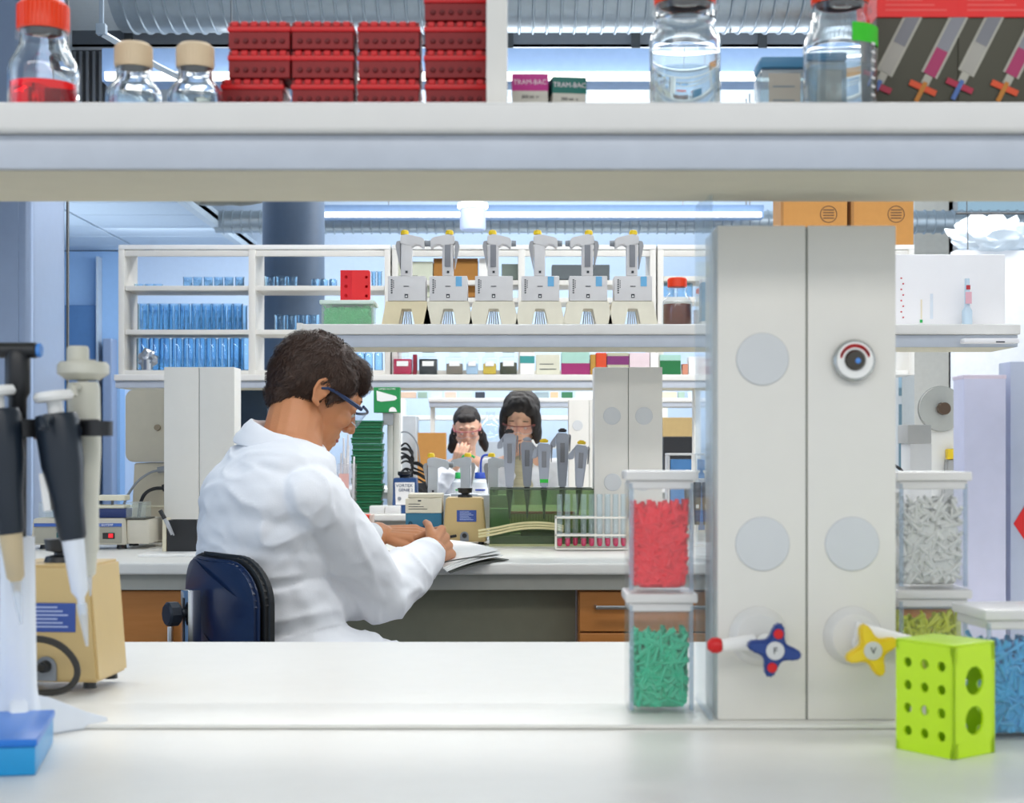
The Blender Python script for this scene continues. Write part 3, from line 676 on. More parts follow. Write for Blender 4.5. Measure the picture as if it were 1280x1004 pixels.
c = MB().tube([(0,-.01,.026),(-.02,-.03,.028),(-.045,-.036,.05),(-.02,-.04,.062),(.025,-.035,.06),(.05,-.03,.03),(.04,-.035,.004),(.0,-.05,.0035),(-.03,-.06,.0035),(-.05,-.05,.02),(-.055,-.045,.045),(-.03,-.055,.03),(-.02,-.075,.006),(-.05,-.075,.004),(-.09,-.06,.004)], .0038, 8, 3).out('power_cord', mat('black_rubber', '2a2824', .45), mx)
# pipette stand
PS = thing('pipette_stand', 'white pipette carousel stand with black arms at the left edge of the foreground', 'stand', (X(22, 1.43), 1.43, BENCH+.0003))
def ps(px, py, d): return Vector((X(px, d)-X(22, 1.43), d-1.43, Z(py, d)-BENCH-.0003))
SW = mat('stand_white', 'e3e8f0', .35, var=.02)
MB().lathe([(0,0),(.030,0),(.028,.010),(.021,.024),(.0175,.05),(.0155,.19),(0,.19)], 28).out('post', SW, PS)
m = MB()
for a in (50, 170, 290):
    R = Matrix.Rotation(math.radians(a), 4, 'Z')
    m.prism([(.0,.0),(.094,.0),(.097,.007),(.070,.017),(.030,.036),(0,.044)], -.0085, .0085, .002, M=R)
m.out('foot', SW, PS)
MB().lathe([(.008,.1901),(.0085,.32),(.0115,.326),(.0115,.36),(.0085,.366),(0,.366)], 20).out('black_pole', BLACK, PS)
MB().cyl(ps(-8,438,1.43), ps(47,438,1.43), .0075, seg=18, bev=.0015).out('top_handle', BLACK, PS)
MB().cyl(ps(46,438,1.43), ps(52,438,1.43), .0068, seg=18, bev=.001).out('blue_end', mat('glint_and_end_blue', '4', .1), PS)
m = MB(); z0 = ps(0,536,1.43).z
m.lathe([(.030,z0-.008),(.034,z0-.008),(.034,z0+.008),(.030,z0+.008)], 28)
m.box(-.006, .078, -.006, .002, z0+.001, z0+.009, .002); m.box(-.05, .01, -.004, .004, z0-.004, z0+.008, .002)
m.out('carousel_ring', BLACK, PS)
MB().box(.018, .052, -.011, -.006, z0-.010, z0+.001, .001).out('brown_clip', mat('amber_clip', '8a5a24', .3), PS)
for x in (.018, .055):
    m = MB(); m.prism(arc(x+.022, z0, .0155, -150, 150, 14)+arc(x+.022, z0, .0115, 150, -150, 14), -.0145, -.003) if False else m.lathe([(.0105,-.007),(.0145,-.007),(.0145,.007),(.0105,.007),(.0105,-.007)], 20, c=(x+.022, -.008, z0))
    m.out('clip_ring', BLACK, PS)
def pipette(label, top, bot, w, bodym, shaftm, knob, d, L1=.45, button=None):
    """hand pipette along the line top-bot (pixels at depth d)"""
    A = Vector((X(top[0], d), d, Z(top[1], d))); B = Vector((X(bot[0], d), d, Z(bot[1], d)))
    t = thing('hand_pipette', label, 'pipette', B); ax = A-B; L = ax.length
    M = ax.to_track_quat('Z', 'Y').to_matrix().to_4x4()
    z1 = L*(1-L1)
    MB().lathe([(w*.55,z1),(w*.62,z1+.004),(w*.70,z1+L*L1*.3),(w*.95,z1+L*L1*.6),(w,L-.006),(w*.9,L),(0,L)], 20, M=M).out('handle', bodym, t)
    MB().lathe([(0,.03),(w*.16,.03),(w*.17,z1*.45),(w*.38,z1*.52),(w*.50,z1),(0,z1)], 16, M=M).out('shaft', shaftm, t)
    MB().lathe([(0,0),(w*.06,0),(w*.24,.034),(w*.24,.040),(0,.040)], 12, M=M).out('tip', film('tip_plastic', 'f4f8fa', 'e8ecf2', .4, .2, 1.25), t)
    MB().lathe([(0,L+.001),(w*.35,L+.001),(w*.35,L+.012),(w*.8,L+.0125),(w*.9,L+.016),(w*.8,L+.021),(0,L+.022)], 20, M=M).out('plunger', knob, t)
    MB().box(-w*.3, w*.3, -w*1.05, -w*.7, z1+L*L1*.25, z1+L*L1*.55, .001, M=M).out('volume_label', WPL, t)
    MB().tube([M @ Vector((w*.5, 0, L-.006)), M @ Vector((w*1.9, 0, L-.004)), M @ Vector((w*2.1, 0, L-.014))], w*.22, 8, 1).out('finger_hook', bodym, t)
    return t
PB = mat('pipette_black', '1a2430', .35, var=.05)
pipette('black pipette with white button and white shaft, hanging at the front of the stand', (70, 518), (109, 808), .0205, PB, SW, WPL, 1.405, .54)
pipette('black pipette with white label hanging furthest left on the stand', (-4, 512), (26, 780), .021, PB, mat('aged_shaft', 'c9b590', .5), WPL, 1.395, .58)
pipette('cream pipette with wide collar hanging behind the black ones', (104, 478), (113, 745), .0155, mat('old_ivory', 'cfcdbf', .45), mat('old_ivory', 'c', .4), mat('old_ivory', 'c', .4), 1.46, .80)
lp = [o for o in COL.objects if o.name == 'hand_pipette.002'][0]
MB().lathe([(0,.0),(.016,.0),(.0245,.006),(.0245,.014),(.022,.017),(0,.017)], 28, c=(-.007, 0, Z(475, 1.46)-Z(745, 1.46)+.0)).out('collar', mat('old_ivory', 'c', .4), lp)
MB().lathe([(0,.0),(.0105,.0),(.0105,.014),(.009,.017),(0,.017)], 24, c=(-.012, 0, Z(455, 1.46)-Z(745, 1.46)+.0)).out('thumb_knob', mat('old_ivory', 'c', .4), lp)
# blue box
bb = thing('tip_box', 'blue plastic tip box cut off at the bottom left corner of the photo', 'box', (X(47, 1.272), 1.272, BENCH+.0003), math.radians(11))
MB().box(-.12, -.0015, 0, .14, 0, .024, .002).out('box_body', mat('box_blue_light', '1f9ad8', .3), bb)
MB().box(-.122, 0, -.0015, .1415, .0242, .031, .002).out('lid', mat('box_blue', '1c78d8', .3), bb)
# ------------------------------------------------ second bench: its shelf
def charger(label, px, side, d=3.93, slot=True, z=None, hk=1.0, rz=0, cream='ebe4d0', tagc=None, group='pipette controllers on their chargers', body='dcd9d8'):
    """motor pipette controller standing in its charging foot"""
    t = thing('pipette_controller', label, 'pipette controller', (X(px, d), d, SHELF+.0003 if z is None else z), rz, group)
    CR = mat('charger_cream_'+cream, cream, .45); BD = mat('controller_'+body, body, .4)
    def arch(y0, y1, m, nm):
        p = [(-.066,0),(-.022,0),(-.0125,.046),(.0125,.046),(.022,0),(.066,0),(.053,.066),(-.053,.066)]
        return MB().prism(p, y0, y1, .0012).out(nm, m, t, 30)
    b0 = arch(0, .085, CR, 'charging_foot')
    m = MB()
    for k in range(5): m.cyl((-.013+k*.0065, .006, .002), (-.008+k*.004, .03, .043), .0018, .0012, 6)
    m.out('tip_pegs', STEEL, t)
    MB().box(-.048, .050, -.002, .070, .0665, .131, .0025).out('charger_panel', BD, t)
    MB().box(-.0045, .0045, -.0032, -.0021, .074, .084, .0004, 1).out('power_symbol', INK, t, smooth=0)
    MB().box(-.0025, .0025, -.0036, -.0033, .0765, .080).out('symbol_mark', WPL, t, smooth=0)
    MB().box(-.007, .007, -.0032, -.0021, .103, .105).out('print_mark', INK, t, smooth=0)
    m = MB()
    for k in range(7): m.box(-.040, -.036, -.0030, -.0021, .086+k*.0055, .089+k*.0055); 
    for k in range(4): m.box(-.034, -.032, -.0030, -.0021, .1+k*.0055, .103+k*.0055)
    m.out('side_print', INK, t, smooth=0)
    if tagc: MB().box(.020, .036, -.0032, -.0021, .104, .1295, .0002, 1).out('blue_sticker', mat('sky_sticker', tagc, .5), t, smooth=0)
    MB().box(-.0155, .0135, .006, .04, .1315, .215, .005).out('grip', BD, t)
    s = side
    MB().prism([(-.0165*s,.215),(-.0165*s,.236),(.0*s,.2405),(.040*s,.232),(.046*s,.226),(.046*s,.208),(.043*s,.203),(.034*s,.2115),(.022*s,.2135),(.0145*s,.207)], .005, .040, .002).out('barrel', BD, t)
    MB().cyl((.0465*s,.022,.218), (.058*s,.022,.218), .0085, .0075, 16).out('nose_cone', GREY, t)
    MB().prism([(-.0168*s,.150),(-.0168*s,.224),(-.026*s,.222),(-.029*s,.210)], .008, .036, .001).out('trigger_pack', mat('controller_grey', 'a3a3a6', .4), t)
    if slot: MB().box(-.0085, .0065, .0025, .0055, .155, .212, .001).out('grey_window', mat('window_grey', '85868c', .35), t)
    MB().lathe([(0,0),(.0105,0),(.0108,.006),(.008,.011),(0,.0125)], 20, c=(-.003*s if slot else -.006*s, .022, .241)).out('yellow_button', YEL, t)
    MB().box(-.003, .003, .004, .0055, .139, .145).out('small_symbol', INK, t, smooth=0)
    return t
charger('leftmost pipette controller on the shelf, in a cream yellowed charging foot', 508, 1, cream='e8d9b4', slot=False)
charger('second pipette controller from the left on the shelf, blue sticker on its charger', 560, -1, tagc='6fb4e0')
charger('third pipette controller from the left on the shelf, no blue sticker', 617, 1)
charger('fourth pipette controller from the left on the shelf, seen side-on with yellow button', 675, 1, tagc='6fb4e0', slot=False)
charger('fifth pipette controller from the left, narrow charger with blue sticker', 735, -1, tagc='6fb4e0')
charger('rightmost pipette controller on the shelf, next to the white cabinet edge', 791, -1, tagc='6fb4e0')
# clear box of green tips with red rack on top
d = 3.95; gx = X(403, d)
gb = thing('food_box', 'clear plastic box of green tips below the red cube rack', 'container', (gx, d-.02, SHELF+.0003))
m = MB(); Wb = X(466, d)-gx
m.box(0, Wb, 0, .002, 0, .058, .0008, 1); m.box(0, Wb, .118, .12, 0, .058, .0008, 1); m.box(0, .002, .002, .118, 0, .058); m.box(Wb-.002, Wb, .002, .118, 0, .058); m.box(0, Wb, 0, .12, -.0001, .002)
m.out('clear_body', FROST, gb, smooth=0)
MB().box(-.005, Wb+.006, -.004, .124, .0585, .069, .003).out('lid', mat('pale_mint_lid', 'dfeee2', .35), gb)
tips('pipette_tips', 'loose green pipette tips inside the clear box on the shelf', (gx, d-.02, SHELF+.0003), Wb, .12, .056, mat('mid_green_tips', '3ed074', .4, var=.12, scale=60), wl=.0025, n=300, core=.9)
rr = thing('cube_rack', 'bright red plastic cube rack on top of the green tip box', 'rack', (X(423, d), d+.045, SHELF+.0698))
hx = .082; W1, W2 = .032, .048
M1 = Matrix.Rotation(math.radians(-14), 4, 'Z')
RB = mat('bright_red_plastic', 'f4141e', .35)
MB().holes(W1, hx, .002, 1, 3, .0046, M=M1, mx=.002, mz=.004).out('side_panel', RB, rr, 30)
c1 = M1 @ Vector((W1, 0, 0)); M2 = Matrix.Translation(c1) @ Matrix.Rotation(math.radians(14), 4, 'Z')
MB().holes(W2*.4, hx, .002, 1, 3, .0040, M=M2 @ Matrix.Translation((W2*.6, 0, 0)), mx=.001, mz=.004).out('front_panel', RB, rr, 30)
MB().box(0, W2*.6, 0, .002, 0, hx, M=M2).out('blank_panel', RB, rr, 30)
MB().prism([(0,0),(W1,0),(W1,.002),(0,.002)], 0, .05, M=Matrix.Translation((0,0,hx))).out('top_panel', RB, rr, 30)
MB().box(.0, .075, .045, .047, 0, hx).out('back_panel', RB, rr, 30)
MB().box(.073, .075, .01, .045, 0, hx).out('side_panel', RB, rr, 30)
MB().box(.03, .075, .002, .047, hx+.0002, hx+.0022).out('top_panel', RB, rr, 30)
# brown bottle etc
BROWN = mat('brown_liquid', '74330f', .25)
bottle('reagent_bottle', 'clear bottle of dark brown liquid with orange cap, right of the pipette controllers', (X(846.5, 3.95), 3.95, SHELF+.0003), .0395, .128, ORANGE, .071, BROWN, neck=.6, capw=.0245, caph=.024, glassm=CLEAR2)
bottle('reagent_bottle', 'small milky bottle with orange-red cap half hidden behind the foreground column', (X(876, 4.02), 4.02, SHELF+.0003), .022, .108, ORANGE, .05, mat('milky', 'dcdde4', .4), neck=.6, capw=.012, caph=.014, glassm=CLEAR2)
tb = thing('teal_carton', 'narrow teal carton standing between the brown bottle and the column', 'box', (X(877, 3.9), 3.9, SHELF+.0003))
MB().box(0, .05, 0, .05, .0, .012, .001).out('base', WPL, tb); MB().box(0, .05, 0, .05, .0122, .112, .001).out('box_body', mat('teal_box', '1781a8', .5), tb)
MB().box(0, .05, 0, .05, .1122, .122, .001).out('white_top', WPL, tb)
# big white bag-like box on the right part of the shelf
wc = thing('white_crate', 'large bright white plastic box on the shelf at right of the column', 'box', (X(1112, 3.93), 3.93, SHELF+.0003))
Wc = X(1257, 3.93)-X(1112, 3.93)
BW_ = mat('bright_white', 'f8f5f6', .4, var=.01)
MB().box(0, Wc, 0, .1, 0, Z(318, 3.93)-SHELF, .004).out('box_body', BW_, wc)
m = MB()
for k in range(8): m.box(.033-(k % 2)*.005, .037-(k % 2)*.005, -.0012, -.0002, .022+k*.0145, .0255+k*.0145)
m.out('red_mark', mat('mark_red', 'c8343c', .5), wc, smooth=0)
MB().box(.078, .085, -.0012, -.0002, .010, .018).out('green_mark', GREEN, wc, smooth=0)
MB().box(.080, .084, -.0010, -.0002, .02, .07).out('cream_streak', mat('cream_print', 'f3e6cc', .5), wc, smooth=0)
MB().box(.105, .112, -.0010, -.0002, .02, .085).out('pale_streak', mat('pale_blue_print', 'e2e9f2', .5), wc, smooth=0)
vb = thing('small_vial', 'pale vial with faint red and blue marks standing in front of the white box', 'vial', (X(1214, 3.86), 3.86+.035, SHELF+.0003))
MB().lathe([(0,0),(.013,0),(.013,.038),(.007,.048),(.006,.12),(0,.12)], 18).out('vial_body', mat('pale_blue_vial', 'cfe2f0', .3), vb)
MB().box(-.008, .008, -.0135, -.0128, .055, .085).out('pink_print', mat('pink_print', 'f0b8c4', .5), vb, smooth=0)
MB().box(-.004, .006, -.0080, -.0060, .092, .103).out('red_print', mat('mark_red', 'c', .5), vb, smooth=0)
tr = thing('white_tray', 'thin white tray lying on the shelf edge at far right', 'tray', (X(1205, 3.80), 3.80, SHELF-.0285-.022))
MB().box(0, .14, 0, .035, 0, .012, .003).out('tray_body', BW_, tr)
MB().box(.08, .102, -.001, .0, .001, .004).out('dark_slot', INK, tr, smooth=0)

# ------------------------------------------------ second bench: on the worktop
d = 4.02
bl = thing('heating_block', 'cream instrument with blue stripe and red switch at the left end of the bench', 'instrument', onb(38, d))
wq = X(158, d)-X(38, d)
MB().prism([(0,.012),(wq,.012),(wq-.004,.082),(.008,.082)], 0, .09, .003).out('housing', mat('instrument_cream', 'd4cdbd', .45), bl)
MB().prism([(0,0),(.055,.0),(.055,.055),(0,.055)], 0, .001) if False else None
MB().box(wq-.002, wq+.058, .01, .2, .014, .078, .004, M=Matrix.Identity(4)).out('side_housing', mat('instrument_cream', 'd', .45), bl)
MB().box(.010, wq-.012, -.003, -.0002, .060, .069, .0008, 1).out('blue_stripe', mat('stripe_blue', '3e64b4', .5), bl)
MB().box(.010, wq-.012, -.0025, -.0002, .017, .058, .0008, 1).out('control_panel', mat('panel_grey', 'a9a596', .5), bl)
text('ISOTEMP', .008, WPL, bl, (wq-.05, -.0034, .0645))
sw = MB().box(wq-.062, wq-.030, -.0045, -.0026, .028, .044, .0008, 1).out('rocker_switch', BLACK, bl)
MB().box(wq-.046, wq-.034, -.0062, -.0046, .031, .042, .0012).out('red_lamp', mat('lamp_red', 'f0202c', .2, emit=.6), sw)
MB().box(.07, .094, -.0045, -.0026, .03, .045, .0008, 1).out('display', mat('display_teal', '0f6a70', .2), bl)
for x in (.03, wq-.02): 
    MB().cyl((x, .03, 0), (x, .03, .013), .014, .012, 14).out('rubber_foot', BLACK, bl)
    MB().cyl((x, .16, 0), (x, .16, .015), .014, .012, 14).out('rubber_foot', BLACK, bl)
MB().box(.01, wq+.05, .012, .19, .0785, .0815).out('deck', mat('instrument_cream', 'd', .45), bl) if False else None
MB().box(.055, wq-.004, .015, .08, .0825, .107, .003).out('blue_block', mat('block_blue', '18306a', .4), bl)
MB().box(.045, wq-.01, .020, .085, .1075, .116, .002).out('cream_plate', mat('plate_cream', 'e6e0c8', .45), bl)
MB().box(.045, wq-.01, .022, .08, .128, .142, .002).out('cream_cover', mat('plate_cream', 'e', .45), bl)
for x in (.06, wq-.05): MB().cyl((x, .05, .1161), (x, .05, .1279), .004, seg=8).out('pillar', GREY, bl)
for x0 in (.018, wq-.004):
    m = MB(); m.box(x0, x0+.052, .012, .014, .0826, .122, .0006, 1); m.box(x0, x0+.052, .07, .072, .0826, .122, .0006, 1); m.box(x0, x0+.052, .012, .072, .122, .124, .0006, 1)
    m.out('clear_cover', FROST, bl, smooth=0)
MB().box(wq-.002, wq+.05, .008, .11, .0785, .0822, .001).out('dark_tray', mat('dark_tray', '4c4a42', .5), bl)
# beige analyser behind the left column
d = 4.3
an = thing('beige_analyser', 'tall beige instrument with rounded upper case and cables behind the left column', 'instrument', (X(158, d), d, BENCH))
MB().prism([(.012,0),(.16,0),(.16,.225),(.022,.225)], 0, .2, .003).out('lower_housing', BEIGE, an)
MB().prism([(x, z) for x, z in rrect(0, .2, .228, .432, .022)], -.012, .17, .003).out('upper_case', mat('beige_case', 'bdb6a4', .45), an)
MB().cyl((.091,-.0125,.325), (.091,-.020,.325), .009, .0085, 18).out('round_knob', mat('brown_knob', '8a7c66', .4), an)
MB().box(.01, .19, -.006, -.0001, .10, .106, .001).out('panel_line', mat('plate_cream', 'e', .4), an)
MB().tube([(.10,-.03,.205),(.075,-.03,.20),(.04,-.04,.175),(.012,-.05,.13),(.0,-.05,.09),(.01,-.03,.04),(.03,-.0025,.02)], .0035, 8, 2).out('grey_cable', GREY, an)
MB().cyl((.095,-.03,.205), (.15,-.02,.215), .009, .010, 14).out('grey_plug', GREY, an)
MB().tube([(.115,-.035,.155),(.085,-.035,.155),(.06,-.04,.14),(.048,-.04,.11),(.04,-.03,.05),(.05,-.0055,.01)], .0052, 8, 2).out('black_cable', BLACK, an)
MB().cyl((.11,-.035,.155), (.16,-.03,.165), .010, .013, 14).out('black_plug', BLACK, an)
MB().tube([(.14,-.06,.006),(.10,-.06,.03),(.085,-.06,.012),(.10,-.055,.045),(.11,-.06,.03),(.09,-.05,.02),(.07,-.03,.05)], .003, 6, 2).out('thin_cable', BLACK, an)
# pen holder on a paper pad
d = 3.86
ph = thing('pen_holder', 'open black pen holder box left of the seated man', 'holder', onb(209, d))
m = MB(); W_ = .075
m.box(0, W_, 0, .003, 0, .085); m.box(0, W_, .047, .05, 0, .085); m.box(0, .003, .003, .047, 0, .085); m.box(W_-.003, W_, .003, .047, 0, .085); m.box(0, W_, 0, .05, 0, .003)
m.out('box_body', BLACK, ph, smooth=0)
MB().box(-.012, -.002, -.002, .05, 0, .09, .001).out('cream_side', CREAM, ph)
pn = thing('marker_pen', 'silver and black pen leaning on the black holder', 'pen', (X(214, d-.03), d-.022, Z(668, d)))
MB().cyl((0,0,0), (-.018,-.0,.040), .0035, .0045, 12).out('silver_barrel', STEEL, pn); MB().cyl((-.0182,0,.0404), (-.030,0,.062), .006, .0055, 12).out('black_cap', BLACK, pn)
MB().cyl((.0045,.003,-.002), (-.012,.003,.036), .0022, .0022, 8).out('clip', STEEL, pn)
pp = MB().box(0, .2, 0, .12, .0003, .006, .001).out('paper_pad', WPL, smooth=0); pp.location = onb(172, 3.75); tag(pp, 'thin white paper pad lying left of the seated man', 'paper')
# vortex mixers
d = 4.20
bm_ = thing('vortex_mixer', 'blue and cream rectangular mixer between the hands and the tan mixer', 'mixer', onb(507, d))
W_ = X(553, d)-X(508, d)
MB().prism([(0,.0),(W_,.0),(W_,.088),(0,.088)], .0, .12, .002).out('lower_housing', mat('mixer_teal', '2a6f8e', .45), bm_)
MB().box(-.0005, W_+.0005, -.001, .12, .0882, .128, .002).out('upper_housing', mat('mixer_cream', 'd9d3c0', .45), bm_)
MB().box(.006, W_+.002, .01, .11, .1282, .141, .004).out('top_plate', mat('mixer_cream', 'd', .45), bm_)
m = MB()
for k in range(3): m.box(.008, .06-.01*k, -.0016, -.0011, .098+k*.007, .0997+k*.007)
m.box(.034, .043, -.0016, -.0011, .120, .124)
m.out('dark_print', INK, bm_, smooth=0)
m = MB(); m.tube([(.01,-.0015,.05),(.02,-.0015,.06),(.012,-.0015,.066),(.008,-.0015,.056),(.02,-.0015,.045),(.05,-.0015,.048),(.06,-.0015,.06),(.05,-.0015,.064),(.05,-.0015,.05),(.075,-.0015,.052)], .0012, 5, 2)
m.out('painted_scroll', mat('dark_teal_print', '123a4c', .5), bm_)
MB().tube([(.02,-.02,.035),(.04,-.03,.042),(.07,-.035,.038),(.1,-.03,.02),(.14,-.012,.026)], .004, 8, 2).out('power_cord', BLACK, bm_)
mixer('tan vortex mixer with blue plate and black cup, left of the green tank', onb(580.5, 4.20), 0, .1216, .11, .130)
# blue mixer with white face (third bench)
d = 6.12
vm = thing('vortex_mixer', 'small dark-blue mixer with white front label, below the black cables', 'mixer', onb(490, d))
W_ = X(522, d)-X(490, d)
MB().prism([(0,0),(W_,0),(W_-.006,.142),(.006,.142)], 0, .12, .002).out('housing', mat('mixer_blue', '2a4f84', .4), vm)
MB().prism([(.015,.035),(W_-.012,.035),(W_-.012,.125),(.012,.125)], -.003, -.0005).out('white_label', WPL, vm)
text('VORTEX', .0175, mat('navy_print', '17406a', .5), vm, (W_/2-.002, -.004, .112)); text('GENIE 2', .0165, mat('navy_print', '1', .5), vm, (W_/2+.004, -.004, .094))
MB().cyl((.03,-.003,.06), (.03,-.009,.06), .008, .007, 14).out('dial', GREY, vm)
MB().lathe([(0,.142),(.02,.142),(.02,.148),(.028,.155),(.028,.168),(0,.168)], 20, c=(W_/2-.005, .06, 0)).out('rubber_cup', BLACK, vm)
# test tube rack
d = 3.97
tk = thing('test_tube_rack', 'white wire test tube rack on the bench right of the tank', 'rack', onb(694, d))
W_ = X(786, d)-X(694, d); D_ = .05
CW = mat('rack_white', 'f2eee4', .4)
for z in (.002, .040, .086):
    MB().box(0, W_, 0, D_, z, z+.0045, .001, 1).out('rack_tier', CW if z < .08 else CW, tk, smooth=0) if z < .01 else None
for z in (.038, .084):
    m = MB(); m.box(0, W_, 0, .003, z, z+.005); m.box(0, W_, D_-.003, D_, z, z+.005)
    for k in range(10): x = k*(W_-.003)/9; m.box(x, x+.003, .003, D_-.003, z, z+.004)
    m.box(0, W_, .0235, .0265, z, z+.004)
    m.out('rack_tier', CW, tk, smooth=0)
for x in (0, W_-.004):
    m = MB(); m.box(x, x+.004, 0, .004, .006, .09); m.box(x, x+.004, D_-.004, D_, .006, .09); m.out('rack_end', CW, tk, smooth=0)
PK = film('pink_medium', 'ff5088', 'f02a6c', .75, .05, 1.2)
def tube_(label):
    t = thing('test_tube', label, 'test tube', (0,0,0))
    MB().lathe([(0,.0),(.004,.001),(.0068,.005),(.0075,.012),(.0075,.138),(.0082,.14),(.0066,.14),(.0066,.012),(0,.003)], 14).out('glass_wall', CLEAR2, t, 60)
    MB().lathe([(0,.0035),(.004,.0045),(.0063,.010),(.0063,.024),(0,.024)], 14).out('pink_liquid', PK, t, 60)
    return t
def tube_empty(label):
    t = thing('test_tube', label, 'test tube', (0,0,0))
    MB().lathe([(0,.0),(.004,.001),(.0068,.005),(.0075,.012),(.0075,.138),(.0082,.14),(.0066,.14),(.0066,.012),(0,.003)], 14).out('glass_wall', CLEAR2, t, 60)
    return t
lf = 'test tube of pink liquid in the front row of the white rack'; lbk = 'test tube of pink liquid in the back row of the white rack'
T0 = tube_(lf); fst = True
for row, (yy, lab, gp) in enumerate(((.0125, lf, 'pink tubes in the front row'), (.0375, lbk, 'pink tubes in the back row'))):
    for k in range(9):
        if k == 2 and row == 0: continue
        x = (k+.5)*(W_-.003)/9+.0015
        o = T0 if fst else dup(T0); fst = False
        o.location = (tk.location.x+x, tk.location.y+yy, BENCH+.007); o['label'] = lab+', '+['first','second','third','fourth','fifth','sixth','seventh','eighth','ninth'][k-(1 if k > 2 and row == 0 else 0)]+' from left'; o['group'] = gp; o.rotation_euler = (0, 0, 0)
# water bath / tank with grey controllers
d = 4.14; xt = X(612, d)
TG = film('smoky_green_acrylic', 'dce8d2', '8a9a7c', .12, .05, 1.25)
tk2 = thing('acrylic_tank', 'smoky green acrylic tank holding the row of grey pipettes', 'tank', onb(612, d))
W_ = X(743, d)-xt; Hh = Z(612, d)-BENCH; D_ = .16
for nm, q in (('front_pane', (0, W_, 0, .003, .006, Hh-.003)), ('back_pane', (0, W_, D_-.003, D_, .006, Hh-.003)), ('side_pane', (0, .003, .0032, D_-.0032, .006, Hh-.003)), ('side_pane', (W_-.003, W_, .0032, D_-.0032, .006, Hh-.003))):
    MB().box(*q).out(nm, TG, tk2, smooth=0)
DG = mat('tank_dark_green', '4a5a44', .35)
MB().box(-.002, W_+.002, -.002, D_+.002, 0, .0058, .001).out('base_plate', mat('tank_base', 'b9b88c', .4), tk2)
MB().box(.004, W_-.004, .02, D_-.02, .006, .026, .002).out('dark_floor', DG, tk2)
MB().box(0, W_, 0, .02, Hh-.002, Hh+.002, .0005, 1).out('lid_bar', DG, tk2)
MB().box(0, W_, D_-.03, D_, Hh-.002, Hh+.002, .0005, 1).out('lid_bar', DG, tk2)
MB().box(.04, W_-.05, .08, .086, .045, .085).out('cream_comb', mat('comb_cream', 'c9bb88', .5), tk2, smooth=0)
MB().box(.035, W_-.05, .076, .0795, .085, .092, .001, 1).out('red_bar', mat('bar_red', 'c23a24', .45), tk2)
m = MB()
for k in range(22): m.box(.042+k*.0085, .0435+k*.0085, .0785, .0795, .046, .084)
m.out('comb_teeth', mat('comb_dark', '8f8354', .5), tk2, smooth=0)
MB().box(.0, .055, .06, .12, .028, .1, .002).out('green_block', mat('block_green', '4f8a5c', .4), tk2)
MB().box(.085, .18, .03, .07, .0262, .042, .003).out('black_block', BLACK, tk2)
MB().box(.06, W_-.01, .115, .13, .03, .075, .002).out('green_insert', mat('tank_back', '7f9c74', .5), tk2)
hz = thing('coiled_tubing', 'bundle of cream plastic tubing running past the front of the green tank', 'tubing', (xt, d, BENCH))
for k in range(3):
    MB().tube([(-.03,-.03,.028+k*.008),(.02,-.028,.036+k*.008),(.06,-.026,.046+k*.0075),(.11,-.022,.052+k*.0075),(.17,-.022,.050+k*.007),(.20,-.012,.043+k*.006)], .0033, 8, 2).out('tube', mat('cream_tubing', 'e2d8a8', .35), hz)
def gripper(label, px, py, h, d, flip, cap, lab=None, lean=0):
    t = thing('grey_pipette', label, 'pipette', (X(px, d), d, BENCH+Hh+.004)); G = mat('controller_blue_grey', 'a9aeba', .38); t.rotation_euler = (0, lean, 0)
    zt = Z(py, d)-BENCH-Hh-.004; s = flip
    MB().prism([(-.010,.001),(.010,.001),(.0135,.045),(.0185,zt-.02),(.016,zt-.004),(-.016,zt-.002),(-.018,zt-.02),(-.0135,.045)], -.012, .014, .003).out('handle', G, t)
    MB().prism([(-.012*s,zt-.002),(-.034*s,zt-.03),(-.034*s,zt-.045),(-.0187*s,zt-.042),(-.0187*s,zt-.015)], -.009, .011, .002).out('barrel', G, t)
    MB().prism([(.0188*s,zt-.055),(.0188*s,zt-.005),(.024*s,zt-.010),(.021*s,zt-.055)], -.009, .011, .001).out('battery_pack', mat('window_grey', '8', .4), t)
    MB().prism([(-.014,zt-.001),(.014,zt-.001),(.009,zt+.010),(-.009,zt+.010)], -.008, .010, .003).out('button', cap, t)
    MB().box(-.0062, .0062, -.0145, -.0122, zt*.45, zt*.8, .001).out('front_window', mat('window_grey', '8', .4), t)
    if lab: MB().box(-.0115, .0115, -.0135, -.0121, .014, .024, .0004, 1).out('green_band', lab, t)
    MB().lathe([(.0085,.0008),(.0095,-.012),(.006,-.035),(.0035,-.06),(.0022,-.085),(0,-.085)], 14).out('nozzle', mat('nozzle_dark', '2a2d2a', .4), t)
    return t
gripper('leftmost grey pipette standing in the green tank, black top', 637, 541, 0, 4.155, 1, BLACK)
gripper('second grey pipette from the left in the green tank, paler with no dark top', 659, 551, 0, 4.21, -1, mat('controller_blue_grey', 'a', .4))
gripper('third grey pipette from the left in the green tank, yellow button and green band', 680, 553, 0, 4.155, 1, YEL, mat('band_green', '30c040', .4))
gripper('fourth grey pipette from the left in the green tank, black top and tallest', 703, 540, 0, 4.21, 1, BLACK)
gripper('rightmost grey pipette in the green tank, leaning right with yellow button', 724, 555, 0, 4.155, 1, YEL, lean=math.radians(3))
# yellow-topped controllers behind the mixers
for k, (px, lab) in enumerate(((541, 'left one of three yellow-topped controllers behind the mixers'), (582, 'middle one of three yellow-topped controllers behind the mixers'), (617, 'right one of three yellow-topped controllers behind the mixers'))):
    charger(lab, px, 1 if k != 1 else -1, d=4.39 if k != 1 else 4.485, z=BENCH+.0003, slot=False, body='c6cbd2', cream='c9cdd0', group='yellow-topped controllers behind the mixers')
